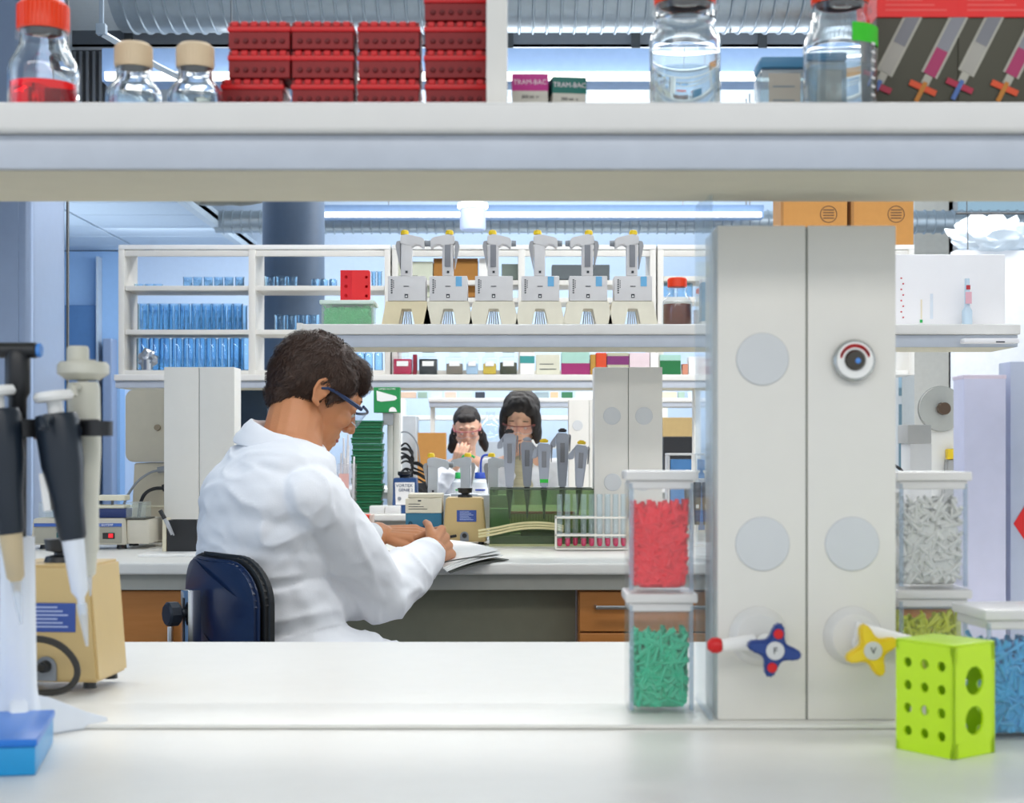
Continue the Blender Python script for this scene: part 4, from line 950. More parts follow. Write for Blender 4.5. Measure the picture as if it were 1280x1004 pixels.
# orange box, pale tub
ob = thing('orange_carton', 'orange-red carton beside the cuff of the seated man', 'box', (X(434, 4.3), 4.3, BENCH))
MB().box(0, .062, 0, .06, .03, .078, .001).out('box_body', mat('orange_card', 'f0401c', .5), ob); MB().box(0, .0615, 0, .06, 0, .0298, .001).out('base_carton', WPL, ob)
MB().box(.0622, .072, .002, .058, 0, .078, .001).out('white_side', mat('carton_side', 'd8c0b4', .5), ob)
# right part of the second bench, seen right of the column
d = 4.2
gi = thing('grey_housing', 'light grey upright instrument housing left of the tape reel', 'instrument', onb(1134, d))
MB().box(.008, .068, 0, .1, 0, Z(532, d)-BENCH-.05, .002).out('lower_housing', LGREY, gi); MB().box(0, .066, -.005, .105, Z(532, d)-BENCH-.0495, Z(531, d)-BENCH, .003).out('upper_housing', mat('mid_grey_housing', 'a9a9a8', .45), gi)
MB().tube([(-.03,.02,.22),(-.012,.0,.205),(.003,-.015,.17)], .004, 8, 2).out('black_cable', BLACK, gi)
d = 4.35
tpd = thing('tape_dispenser', 'white dispenser with a big clear tape reel seen right of the column', 'dispenser', onb(1165, d))
cx, cz = X(1178, d)-X(1165, d), Z(511, d)-BENCH
MB().prism([(-.01,.0),(.11,.0),(.11,cz+.05),(.04,cz+.05),(.0,cz-.02),(-.012,.16)], .03, .09, .004).out('dispenser_body', WPL, tpd)
MB().lathe([(.018,-.02),(.064,-.02),(.064,.0),(.018,.0),(.018,-.02)], 40, M=Matrix.Translation((cx, .005, cz)) @ Matrix.Rotation(PI/2, 4, 'X')).out('tape_reel', mat('reel_grey', 'b9bab4', .25), tpd)
MB().lathe([(.058,-.021),(.066,-.021),(.066,-.017),(.058,-.017)], 40, M=Matrix.Translation((cx, -.0, cz)) @ Matrix.Rotation(PI/2, 4, 'X')).out('reel_rim', mat('reel_rim', '9c9d98', .3), tpd)
MB().lathe([(0,0),(.0175,0),(.0175,.024),(.011,.026),(0,.022)], 24, M=Matrix.Translation((cx, -.001, cz)) @ Matrix.Rotation(PI/2, 4, 'X')).out('dark_hub', mat('hub_brown', '5c4634', .35), tpd)
MB().box(.045, .085, .0, .028, cz-.145, cz-.115, .004).out('yellow_cap', YEL, tpd)
MB().prism([(.02,0),(.085,0),(.085,cz-.147),(.045,cz-.147),(.022,.03)], .001, .0285, .003).out('grey_front', mat('mid_grey_housing', 'a', .4), tpd)
# black pipettes right of post 2, blue folder
d = 4.15
bf = thing('blue_box', 'blue plastic rack box between the rear column and the foreground column', 'box', onb(838, 4.4))
MB().box(0, .10, 0, .08, .03, .235, .003).out('blue_panel', mat('panel_blue', '4a86c4', .4), bf); MB().box(-.008, -.002, -.004, .08, 0, .245, .002).out('edge_frame', LGREY, bf)
MB().box(-.008, .10, -.004, .08, .2455, .252, .002).out('top_frame', LGREY, bf); MB().box(0, .1, 0, .08, 0, .029, .002).out('base', WPL, bf)
MB().box(.012, .040, -.03, -.005, .0, .045, .003).out('yellow_green_pot', film('yellow_green_pot', 'd2d860', 'd2d860', .7), bf)
sd = thing('pipette_stand', 'small white stand with black pipettes beside the foreground column', 'stand', onb(869, d))
MB().box(-.05, .05, -.012, .012, .165, .185, .003).out('crossbar', WPL, sd); MB().cyl((0,.02,0), (0,.02,.25), .008, seg=12).out('post', WPL, sd); MB().box(-.06, .06, -.03, .05, 0, .008, .003).out('foot', WPL, sd)
for k, x in enumerate((-.022, .002, .026)):
    t = thing('hand_pipette', ['left', 'middle', 'right'][k]+' one of the small black pipettes on the far white stand', 'pipette', (X(869, d)+x, d-.026, BENCH+.03))
    MB().lathe([(0,.03),(.007,.03),(.009,.07),(.0115,.13),(.0105,.145),(0,.145)], 14).out('handle', BLACK, t); MB().lathe([(0,0),(.001,0),(.004,.0295),(0,.0295)], 10).out('tip', WPL, t)
    MB().box(-.004, .004, -.0125, -.009, .075, .085).out('volume_label', WPL, t, smooth=0); MB().lathe([(0,.1455),(.004,.1455),(.004,.17),(.008,.171),(.008,.178),(0,.178)], 12).out('plunger', WPL, t)

# ------------------------------------------------ far: cabinet contents
random.seed(3)
def beaker_mesh(r, h, lipr=1.08):
    m = MB().lathe([(0,0),(r*.95,0),(r,.003),(r,h-.004),(r*lipr,h),(r*lipr-.002,h),(r-.0022,h-.005),(r-.0022,.004),(0,.003)], 16)
    return m
CG = glass('cabinet_glass', 'eaf6fd', 0, 1.42)
protos = {}
def glassware(kind, px, zb, y, label, group, r=.028, h=.1):
    key = (kind, round(r, 3), round(h, 3))
    if key not in protos:
        m = beaker_mesh(r, h, {'beaker': 1.1, 'cylinder': 1.25, 'jar': .82, 'dish': 1.04}[kind])
        if kind == 'cylinder': m.lathe([(0,0),(r*1.6,0),(r*1.6,.004),(0,.006)], 12)
        o = m.out({'beaker': 'glass_beaker', 'cylinder': 'measuring_cylinder', 'jar': 'glass_jar', 'dish': 'glass_dish'}[kind], CG, None, 50)
        protos[key] = o
    else: o = protos[key].copy(); COL.objects.link(o)
    o.location = (X(px, y), y, zb); tag(o, label, 'glassware', group); return o
yy = 6.78
rowsL = [('beaker', 172, 310, 13.2, Z(412, 6.67), .022, .120, 'tall glass beaker on the middle shelf of the left cabinet', 'beakers on the middle cabinet shelf'),
         ('jar', 170, 312, 14.5, SHELF+.023, .024, .145, 'tall glass jar on the bottom shelf of the left cabinet', 'jars on the bottom cabinet shelf'),
         ('dish', 168, 206, 12, Z(357, 6.67), .020, .014, 'shallow glass dish on the top shelf of the left cabinet', 'dishes on the top cabinet shelf'),
         ('beaker', 228, 312, 13, Z(357, 6.67), .020, .045, 'short glass beaker on the top shelf of the left cabinet', 'short beakers on the top cabinet shelf'),
         ('beaker', 330, 374, 14, Z(357, 6.67), .022, .048, 'short glass beaker on the top shelf, second cabinet bay', 'top shelf second bay glassware, left'),
         ('jar', 388, 422, 11, Z(357, 6.67), .018, .036, 'small glass jar left of the red rack on the top shelf', 'top shelf second bay glassware, middle'),
         ('cylinder', 463, 478, 8, Z(357, 6.67), .010, .07, 'narrow glass cylinder just right of the red rack', 'cylinders right of the red rack'),
         ('beaker', 342, 402, 14.5, Z(412, 6.67), .023, .070, 'squat glass beaker on the middle shelf, second cabinet bay', 'beakers on the middle shelf, second bay'),
         ('cylinder', 330, 334, 12, SHELF+.023, .012, .1, 'narrow glass cylinder on the bottom shelf above the head of the man', 'cylinders above the man'),
         ('jar', 444, 480, 11.5, SHELF+.023, .019, .08, 'glass jar right of the head of the man', 'jars right of the man\'s head')]
for kind, a, b_, st, zb, r, h, lab, gp in rowsL:
    x = a+st/2; nth = 0
    while x < b_:
        od = ['first','second','third','fourth','fifth','sixth','seventh','eighth','ninth','tenth','eleventh','twelfth'][nth]; nth += 1
        for q in ((0, 0), (5.5, .09)) if (kind in ('beaker', 'jar') and h > .06 and a < 300) else ((0, 0),):
            if x+q[0] < b_: glassware(kind, x+q[0]+random.uniform(-.8, .8), zb+.0003, yy-.03+q[1], lab+(', %s from left' if not q[1] else ', back row, %s from left') % od, gp if not q[1] else gp+', back row', r, h)
        x += st
fb = thing('foil_bundle', 'crumpled foil-wrapped bundle on the bottom cabinet shelf at left', 'bundle', (X(184, 6.7), 6.71, SHELF+.07))
m = MB(); t_ = bmesh.new(); bmesh.ops.create_icosphere(t_, subdivisions=3, radius=.04)
for v in t_.verts: v.co = Vector((v.co.x, v.co.y*.5, v.co.z*1.1))*(1+.5*noise.noise(v.co*60))
m._add(t_); m.out('foil', STEEL, fb, 20)
fj = MB().lathe([(0,0),(.024,0),(.024,.045),(0,.045)], 18).out('steel_pot', STEEL); fj.location = (X(184, 6.71), 6.71, SHELF+.0235); tag(fj, 'small pot under the foil bundle on the bottom cabinet shelf', 'pot')
# boxes in the cabinet behind the chargers
y = 6.72
def plainbox(nm, label, px0, px1, py0, py1, d, dp, m, cat='box', band=None, bandm=None, sub=None):
    t = thing(nm, label, cat, (X(px0, d), d, Z(py1, d)+.0004)); W_, H_ = X(px1, d)-X(px0, d), Z(py0, d)-Z(py1, d)-.0004
    MB().box(0, W_, 0, dp, 0, H_, .0015, 1).out('box_body', m, t)
    if bandm: MB().box(-.0006, W_+.0006, -.0008, dp*.5, H_*band[0], H_*band[1], .0004, 1).out('printed_band', bandm, t, smooth=0)
    if sub: 
        q = MB()
        for k in range(sub): q.box(W_*.15, W_*(.85-.12*(k % 3)), -.0018, -.0009, H_*(.25+.5*k/max(1, sub)), H_*(.25+.5*k/max(1, sub))+.003)
        q.out('print_line', INK, t, smooth=0)
    return t
plainbox('carton', 'mint white carton behind the leftmost pipette controller', 492, 541, 327, 371.5, y, .1, mat('mint_card', 'ced3c0', .7), sub=3)
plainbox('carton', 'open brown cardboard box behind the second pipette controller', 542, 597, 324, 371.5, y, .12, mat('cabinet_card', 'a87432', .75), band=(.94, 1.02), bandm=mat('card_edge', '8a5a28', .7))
plainbox('carton', 'plain white carton behind the third pipette controller', 599, 611, 323, 371.5, y, .1, WPL)
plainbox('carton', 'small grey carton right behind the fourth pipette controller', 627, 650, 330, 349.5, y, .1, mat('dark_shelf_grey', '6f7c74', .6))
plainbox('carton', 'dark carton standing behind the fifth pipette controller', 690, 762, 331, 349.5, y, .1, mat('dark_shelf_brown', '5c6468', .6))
plainbox('carton', 'dark red carton low behind the gap between the two rightmost controllers', 755, 764, 378, 400, 6.85, .05, mat('maroon_box', '7a2830', .6))
for px, lab in ((833, 'left'), (856, 'right')):
    bt = thing('glass_jar', 'upturned clear jar behind the brown bottle, %s one of the pair' % lab, 'jar', (X(px, 6.8), 6.8, Z(371, 6.67)+.0005))
    MB().lathe([(0,.09),(.028,.088),(.036,.07),(.036,.0),(.033,.0),(.033,.068),(.026,.084),(0,.086)], 18).out('glass_wall', CG, bt, 60)
rb = None if True else plainbox('jar_riser', 'pale block under the two upturned jars behind the brown bottle', 824, 868, 370.2, 467, 6.76, .09, mat('riser_white', 'e4e6ea', .5))
# reagents on the third bench's shelf, seen under the second shelf
y = 6.66
def sq_bottle(label, px0, px1, h, liq, lev, capc, d=6.64):
    r = (X(px1, d)-X(px0, d))/2; t = thing('square_bottle', label, 'bottle', (X((px0+px1)/2, d), d+r, SHELF+.0003))
    MB().box(-r, r, -r, r, 0, h*.8, .006).out('glass_body', CLEAR2, t)
    MB().box(-r+.003, r-.003, -r+.003, r-.003, .003, lev, .004).out('liquid', liq, t)
    MB().lathe([(r*.6,h*.8),(r*.6,h),(0,h)], 16).out('neck', CLEAR2, t)
    MB().cyl((0,0,h+.0003), (0,0,h+.02), r*.7, seg=18, bev=.002).out('cap', capc, t)
    MB().box(-r*.6, r*.6, -r-.001, -r-.0002, h*.38, h*.6, .0002, 1).out('paper_label', WPL, t, smooth=0)
    return t
MG = mat('crimson_liquid', 'b81c48', .3)
sq_bottle('small bottle of crimson liquid on the far shelf, leftmost of the row', 491, 515, .10, MG, .07, WPL)
plainbox('slim_box', 'slim dark red box beside the crimson bottle', 516, 521, 443, 468.5, 6.66, .05, mat('wine_box', '8c1830', .5))
sq_bottle('small bottle of black liquid with white label on the far shelf', 523, 547, .10, mat('black_liquid', '20262a', .25), .07, BLACK)
sq_bottle('small bottle of grey-brown liquid with two white bands on the far shelf', 557, 579, .10, mat('taupe_liquid', '7c7264', .3), .05, WPL)
sq_bottle('small clear bottle with pale blue labels on the far shelf', 582, 598, .10, mat('pale_blue_liquid', 'a8c4dc', .3), .05, WPL)
sq_bottle('small bottle with yellow liquid and blue label on the far shelf', 603, 621, .10, mat('yellow_liquid', 'd2b43a', .3), .05, CREAM)
sq_bottle('small bottle of dark olive liquid above the hair of the right woman', 624, 647, .10, mat('olive_liquid', '3a3c24', .3), .055, BLACK)
plainbox('carton', 'white carton with teal circle on the far shelf', 650, 668, 440, 468.5, 6.66, .06, WPL, band=(.5, .82), bandm=mat('teal_band', '3d9a98', .5))
plainbox('carton', 'cream carton with black scribble logo on the far shelf', 670, 700, 443, 468.5, 6.66, .08, mat('cream_card', 'dcdac6', .6), sub=2)
plainbox('carton', 'magenta carton with mint top on the far shelf', 702, 737, 440, 468.5, 6.66, .08, mat('mint_top', 'a9d2c4', .6), band=(0, .5), bandm=mat('plum_card', '9c2468', .5))
plainbox('carton', 'amber slim carton beside the magenta one on the far shelf', 738, 744.5, 443, 468.5, 6.66, .06, mat('amber_card', 'b88a34', .5))
plainbox('carton', 'orange-red carton above the left edge of the rear column', 745, 758, 441, 468.5, 6.66, .06, mat('vermilion_card', 'd8481c', .5))
plainbox('carton', 'purple and grey carton above the rear column', 759, 786, 441, 468.5, 6.66, .08, mat('grey_green_card', 'b8b89c', .6), band=(.45, .85), bandm=mat('purple_card', '7c2a6c', .5))
plainbox('carton', 'white and pink box above the right part of the rear column', 787, 812, 441, 468.5, 6.66, .08, mat('white_pink', 'e8d4d8', .5), band=(0, .3), bandm=mat('pink_band', 'f29ab0', .5))
plainbox('carton', 'white carton between rear column and dark green box', 813, 823, 441, 468.5, 6.66, .08, WPL)
plainbox('carton', 'dark green box with mint lid right of the rear column', 825, 851, 444, 468.5, 6.66, .08, mat('bottle_green', '12703a', .5), band=(.72, 1.02), bandm=mat('mint_top', 'a', .5))
plainbox('carton', 'small salmon box right of the dark green one', 853, 860, 455, 468.5, 6.66, .05, mat('salmon_card', 'd08a70', .5))
plainbox('carton', 'plain white box at the end of the far shelf near the foreground column', 861, 884, 446, 468.5, 6.66, .08, WPL)
# brown boxes on top of the right cabinet
def big_carton(label, px0, px1):
    d = 6.69; t = thing('cardboard_box', label, 'box', (X(px0, d), d, Z(306, 6.67)+.0005)); W_ = X(px1, d)-X(px0, d)
    MB().box(0, W_, 0, .2, 0, .26, .002, 1).out('box_body', CARD, t)
    MB().box(.0, .012, -.001, 0, 0, .26).out('flap_edge', mat('card_shadow', 'a3713a', .7), t, smooth=0)  # flap edge strip in a painted shadow tone of the card
    cxx = W_*.72; zz = Z(268, d)-Z(306, 6.67)
    MB().lathe([(.034,0),(.038,0),(.038,.001),(.034,.001),(.034,0)], 28, M=Matrix.Translation((cxx, -.0003, zz)) @ Matrix.Rotation(PI/2, 4, 'X')).out('round_emblem', mat('emblem_ink', '6a4a2a', .6), t, smooth=0)
    m = MB()
    for k in range(4): m.box(cxx-.024, cxx+.024, -.0012, -.0003, zz-.02+k*.012, zz-.0145+k*.012)
    m.out('emblem_lines', mat('emblem_ink', '6', .6), t, smooth=0)
    return t
big_carton('brown cardboard box with round emblem on the cabinet, left one', 976, 1059)
big_carton('brown cardboard box with round emblem on the cabinet, right one', 1064, 1142)
# far bench-top contents, third bench
d = 6.2
gs = thing('green_stack', 'tall stack of dark green racks right of the face of the man', 'rack stack', onb(438, d)) if False else None
gw = X(477, d)-X(440, d)
proto = None
for k in range(16):
    if proto is None:
        proto = thing('green_tray', 'x', 'tray', (0,0,0), 0, 'stack of dark green trays behind the man')
        MB().box(0, gw, 0, .09, .0, .0150, .0015, 1).out('tray_body', DGREEN, proto)
        MB().box(-.002, gw+.003, -.003, .092, .0152, .0228, .0012, 1).out('tray_rim', mat('mid_dark_green', '15704a', .4), proto)
        q = proto
    else: q = dup(proto)
    q.location = (X(440, d)+random.uniform(-.0035, .0035), d, BENCH+.0005+k*.0235)
    q['label'] = 'dark green tray, %s from the bottom of the tall stack' % ['first','second','third','fourth','fifth','sixth','seventh','eighth','ninth','tenth','eleventh','twelfth','thirteenth','fourteenth','fifteenth','topmost, sixteenth'][k]
gv = thing('glove_box', 'green and white glove box fixed above the narrow far column', 'box', (X(467, 6.2), 6.2, Z(516, 6.2)))
W_ = X(500, 6.2)-X(467, 6.2); H_ = Z(484, 6.2)-Z(516, 6.2)
MB().box(0, W_, 0, .05, 0, H_, .002, 1).out('box_body', mat('glove_green', '188a48', .5), gv)
MB().prism([(.012,.09),(.04,.082),(.09,.068),(.096,.058),(.085,.05),(.03,.045),(.014,.05)], -.0015, -.0003).out('glove_print', WPL, gv, smooth=0)
MB().prism([(W_-.045,.004)]+arc(W_-.03, .008, .015, 160, 20, 6)+[(W_-.012,.004)], -.0012, -.0003).out('white_logo', WPL, gv, smooth=0)
text('LATEX GLOVES', .010, WPL, gv, (.055, -.001, H_-.008))
MB().box(W_*.3, W_*.7, .051, .06, -.05, H_, .001).out('wall_bracket', STEEL, gv, smooth=0)
pf = thing('pipette_bundle', 'clear sleeve of white serological pipettes between the man and the green stack', 'sleeve', onb(424, 6.15))
for k in range(9):
    x = .0+random.uniform(-.005, .055); MB().cyl((x, random.uniform(0, .05), .0), (x+random.uniform(-.006, .02), random.uniform(0, .05), .20+random.uniform(.0, .12)), .006, .004, 8).out('pipette', mat('sleeve_white', 'e4e2e4', .4), pf)
MB().box(-.008, .066, -.008, .062, .0, .2, .004).out('sleeve', film('sleeve_clear', 'f8fafc', 'f0e6e6', .25, .1, 1.2), pf)
MB().box(.0, .04, -.010, -.0085, .1, .16).out('pink_label', mat('sleeve_pink', 'e6b4ac', .5), pf, smooth=0)
wv = thing('white_trays', 'low white drawer unit on the far bench behind the blue mixer', 'tray', (X(462, 6.07), 6.06, BENCH+.0003))
for k in range(2): MB().box(k*.062, k*.062+.06, 0, .08, 0, .032, .003).out('tray', WPL, wv)
# wash bottles
def wash(label, px, capm, d=6.3):
    t = thing('wash_bottle', label, 'bottle', onb(px, d)); W_ = .036
    MB().lathe([(0,0),(W_,0),(W_,.02),(W_,.125),(W_*.6,.14),(0,.14)], 24).out('bottle_body', mat('wash_white', 'e6ebf0', .35), t)
    MB().cyl((0,0,.1402), (0,0,.165), .026, .024, 20, .002).out('cap', capm, t)
    MB().tube([(0,0,.165),(0,0,.215),(.01,0,.235),(.035,0,.237),(.055,0,.225)], .0045, 8, 2).out('spout', capm, t)
    MB().lathe([(W_+.0004,.06),(W_+.0008,.06),(W_+.0008,.105),(W_+.0004,.105)], 24).out('paper_label', mat('wash_label', 'f4f6f8', .5), t)
    MB().box(-.022, .018, -W_-.0022, -W_-.001, .092, .098).out('label_print', capm, t, smooth=0)
    return t
wash('white wash bottle with green cap and bent green spout', 576.5, GREEN, 6.15)
wash('white wash bottle with blue cap, right of the green-capped one', 601, mat('cap_blue', '2448b0', .4), 6.15)
# power cables
cb = thing('cable_bundle', 'tangle of black power cables hanging right of the narrow far column', 'cable', (X(500, 6.6), 6.6, BENCH))
random.seed(11)
for k in range(9):
    z = .28-random.random()*.13; MB().tube([(0,.02,z),(.03,-.02,z+random.uniform(-.01,.03)),(.06,0,z-random.uniform(0,.05)),(.03+random.random()*.03,.02,z-.06),(.08,.0,z-.05-random.random()*.03),(.115,.01,z-.09),(.125,.03,.16-random.random()*.08),(.11,.03,.05)], .0045, 6, 2).out('cable', BLACK, cb)
MB().tube([(0,.02,.33),(.03,0,.335),(.06,0,.31),(.08,0,.27),(.085,.02,.2)], .003, 6, 2).out('grey_cable', GREY, cb)
MB().box(.002, .135, .03, .08, 0, .11, .004).out('power_box', mat('dark_box', '3a3c40', .4), cb)
plainbox('cardboard_box', 'brown cardboard box on the rear bench behind the cable tangle', 522, 557, 541, 610.2, 9.7, .15, CARD)
plainbox('equipment_panel', 'pale grey instrument on the rear bench above the cardboard box', 503, 520, 520, 608.8, 9.9, .3, mat('panel_pale', 'c6ccd0', .5))
plainbox('paper_pile', 'pile of white papers with blue edge on the far bench', 540, 562, 628, 641.5, 6.15, .1, WPL, band=(.2, .4), bandm=mat('pile_blue', '4a80b0', .5))
gl = thing('round_flask', 'round clear flask on the rear shelf between the two women', 'flask', (X(613, 9.8), 9.8, Z(552, 9.8)))
MB().lathe([(0,0),(.05,.01),(.085,.05),(.09,.09),(.06,.14),(.03,.16),(.03,.19),(.027,.19),(.027,.158),(.055,.138),(.084,.09),(.08,.055),(.045,.015),(0,.006)], 24).out('glass_wall', CLEAR2, gl, 60)
MB().box(-.12, .12, -.1, .1, -(Z(552, 9.8)-BENCH)+.001, -.001, .004).out('stand_block', mat('stand_grey', 'b8bec4', .5), gl)
# blue dark window seen between column and man's head; stuff on rear shelves
plainbox('display_panel', 'dark blue equipment panel behind the left column beside the head of the man', 294, 334, 487, 535, 6.9, .05, mat('dark_blue_panel', '24384c', .35))
plainbox('tall_cupboard', 'light blue upright cabinet beside the dark panel at the head of the man', 336, 345, 487, 560, 6.9, .05, mat('cyan_panel', '78b8e4', .5))
random.seed(5)
cols_ = ['e8c9b0', 'd8b08c', 'b8c8b8', '9fb8a8', '2f6a48', '2c3440', 'c8d4dc', 'e0ddd0', '8a9aa0', 'e4b4a4']
for k, (a, b_) in enumerate(((500, 520), (522, 534), (538, 552), (556, 570), (574, 590), (594, 606), (668, 686), (688, 698), (702, 716), (720, 742), (826, 846), (848, 856), (860, 870))):
    nm = ['small carton', 'small jar box', 'reagent box'][k % 3]
    c_ = cols_[(k*3) % 10]
    plainbox('small_box', '%s %s on the rear shelf above the women, %s in the row' % (['peach','green','green','grey','tan','black','peach','teal','dark','cream','orange','pale','salmon'][k], nm.replace('small ',''), ['first','second','third','fourth','fifth','sixth','seventh','eighth','ninth','tenth','eleventh','twelfth','last'][k]), a, b_, 490, 497.8, 10.05, .05, mat('small_box_'+c_, c_, .5))
plainbox('cardboard_box', 'tan cardboard box on the rear bench right of the rear column', 829, 872, 522, 546, 9.9, .2, mat('tan_card', 'b89c68', .7))
plainbox('dark_instrument', 'black instrument on the rear bench right of the rear column', 829, 872, 546.2, 608.8, 9.9, .2, BLACK)
plainbox('stool_back', 'curved dark panel seen between the two lilac boxes at far right', 1258, 1264, 500, 895.5, 6.6, .03, BLACK)
# plastic wrapped goods in front of the right window
pw = thing('plastic_wrap', 'crumpled clear and white plastic sheeting in front of the right window', 'plastic sheet', (X(1236, 8.5), 8.5, Z(312, 8.5)))
t_ = bmesh.new(); bmesh.ops.create_icosphere(t_, subdivisions=4, radius=1)
for v in t_.verts: v.co = Vector((v.co.x*.21, v.co.y*.1, v.co.z*.10+.07))*(1+.35*noise.noise(v.co*3.2))
m = MB(); m._add(t_); m.out('sheet', mat('wrap_white', 'e4f0fa', .25), pw, 30)
MB().box(-.2, .25, -.05, .05, -(Z(312, 8.5))+.0, -.01, .002).out('support_cabinet', mat('support_white', 'e8eaee', .5), pw)
bl_ = thing('blind_rail', 'thin black rod across the top of the right window with a hanging cord', 'rod', (X(1195, 8.4), 8.4, Z(267, 8.4)))
MB().cyl((0,0,0), (.5,0,0), .006, seg=10).out('rod', BLACK, bl_); MB().cyl((.065,0,-.006), (.065,0,-.2), .003, seg=8).out('cord', INK, bl_)
MB().cyl((.06,0,.006), (.06,0,1.0), .003, seg=8).out('hanger', INK, bl_)
# small instrument in front of rear windows
plainbox('floor_cabinet', 'grey cabinet with black band at far right behind the lilac boxes', 1248, 1300, 568, 911.5, 6.3, .2, mat('dark_instr', '84868c', .4), band=(.93, .98), bandm=BLACK)
# ------------------------------------------------ people
SKIN = mat('skin_warm', 'cc8a5e', .5, var=.06, scale=18, bump=.12, bscale=350, sss=.12)
SKIN2 = mat('skin_light', 'e4b498', .5, var=.05, scale=18, bump=.1, bscale=300, sss=.12)
COAT = mat('white_cotton', 'f1f2f6', .85, var=.015, bump=.12, bscale=400, sheen=.2)
HAIRB = mat('dark_brown_hair', '3c2414', .6, var=.3, scale=60, bump=.5, bscale=220)
HAIRK = mat('black_hair', '1f1714', .6, var=.3, scale=50, bump=.3, bscale=160, stretch=(3,3,.6))
def P(px, py, d): return Vector((X(px, d), d, Z(py, d)))
class Blob:
    def __init__(s, origin): s.m = MB(); s.o = Vector(origin)
    def cap(s, p0, p1, r0, r1=None, flat=None, seg=18):
        r1 = r0 if r1 is None else r1; p0, p1 = Vector(p0)-s.o, Vector(p1)-s.o; d = p1-p0; L = max(d.length, 1e-5)
        prof = [(r0*math.cos(a), r0*math.sin(a)) for a in [(-90+90*k/5)*PI/180 for k in range(6)]]+[(r1*math.cos(a), L+r1*math.sin(a)) for a in [(90*k/5)*PI/180 for k in range(6)]]
        prof[0] = (0, -r0); prof[-1] = (0, L+r1)
        M = Matrix.Translation(p0) @ d.to_track_quat('Z', 'Y').to_matrix().to_4x4()
        if flat is not None:
            v = Vector(flat[0]).normalized(); c = (p0+p1)/2
            M = Matrix.Translation(c) @ Matrix.Scale(flat[1], 4, v) @ Matrix.Translation(-c) @ M
        s.m.lathe(prof, seg, M=M); return s
    def ell(s, c, r, M3=None, sub=3):
        t = bmesh.new(); bmesh.ops.create_icosphere(t, subdivisions=sub, radius=1)
        R = (M3.to_4x4() if M3 is not None else Matrix.Identity(4))
        s.m._add(t, Matrix.Translation(Vector(c)-s.o) @ R @ Matrix.Diagonal((*r, 1))); return s
    def grow(s, name, m, parent, voxel, it=3, fac=.5, smooth=180):
        o = s.m.out(name, m, None, 0)
        r = o.modifiers.new('r', 'REMESH'); r.mode = 'VOXEL'; r.voxel_size = voxel; r.use_smooth_shade = True
        q = o.modifiers.new('s', 'SMOOTH'); q.iterations = it; q.factor = fac
        dg = bpy.context.evaluated_depsgraph_get(); me = bpy.data.meshes.new_from_object(o.evaluated_get(dg))
        old = o.data; o.modifiers.clear(); o.data = me; bpy.data.meshes.remove(old)
        o.data.name = name; o.data.polygons.foreach_set('use_smooth', [True]*len(me.polygons)); o.data.materials.clear(); o.data.materials.append(m)
        o.parent = parent; return o
def frame(yaw, pitch, roll=0):
    """columns: forward, left, up"""
    return (Matrix.Rotation(yaw, 3, 'Z') @ Matrix.Rotation(pitch, 3, 'Y') @ Matrix.Rotation(roll, 3, 'X'))
class Head:
    def __init__(s, b, C, M, sc=1, female=False):
        s.C, s.M, s.sc = Vector(C), M, sc
        e, c = s.e, s.c
        e(b, (-.015,0,.03), (.098,.076,.09)); e(b, (.03,0,.0), (.063,.066,.09)); e(b, (.035,0,-.045), (.056,.052,.07))
        c(b, (.005,-.052,-.055), (.060,-.020,-.100), .019, .015); c(b, (.005,.052,-.055), (.060,.020,-.100), .019, .015)
        e(b, (.070,0,-.099), (.021,.024,.018)); c(b, (.08,-.034,.030), (.08,.034,.030), .0115); c(b, (.088,0,.026), (.088,0,.040), .013)
        c(b, (.090,0,.014), (.108,0,-.022), .0075, .0105); c(b, (.100,-.010,-.030), (.100,.010,-.030), .008); e(b, (.111,0,-.027), (.0095,.010,.009))
        for q in (-1, 1):
            e(b, (.066,.038*q,-.022), (.024,.024,.022)); c(b, (.080,.020*q,-.058), (.089,0,-.056), .0065, .0085); c(b, (.080,.018*q,-.071), (.088,0,-.073), .0065, .009)
            e(b, (.077,.0315*q,.006), (.014,.016,.012))
        e(b, (.078,0,-.086), (.014,.022,.014)) 
        for q in (-1, 1):
            pts = [(.004,-.028),(.012,-.012),(.012,.008),(.004,.024),(-.010,.028),(-.020,.016),(-.020,-.004),(-.010,-.024)]
            pts = [(x-.010, .0805*q+(-x)*.25*q, z-.004) for x, z in pts]
            for a, d_ in zip(pts[2:], pts[3:]): c(b, a, d_, .0042)
            c(b, pts[-1], pts[0], .0055); e(b, (-.014, .079*q, -.004), (.015,.005,.024)); c(b, (-.006,.075*q,-.004), (-.002,.080*q,-.006), .005)
    def w(s, p): return s.C+s.M @ (Vector(p)*s.sc)
    def e(s, b, c, r): b.ell(s.w(c), tuple(x*s.sc for x in r), s.M)
    def c(s, b, p, q, r0, r1=None): b.cap(s.w(p), s.w(q), r0*s.sc, (r0 if r1 is None else r1)*s.sc, seg=12)
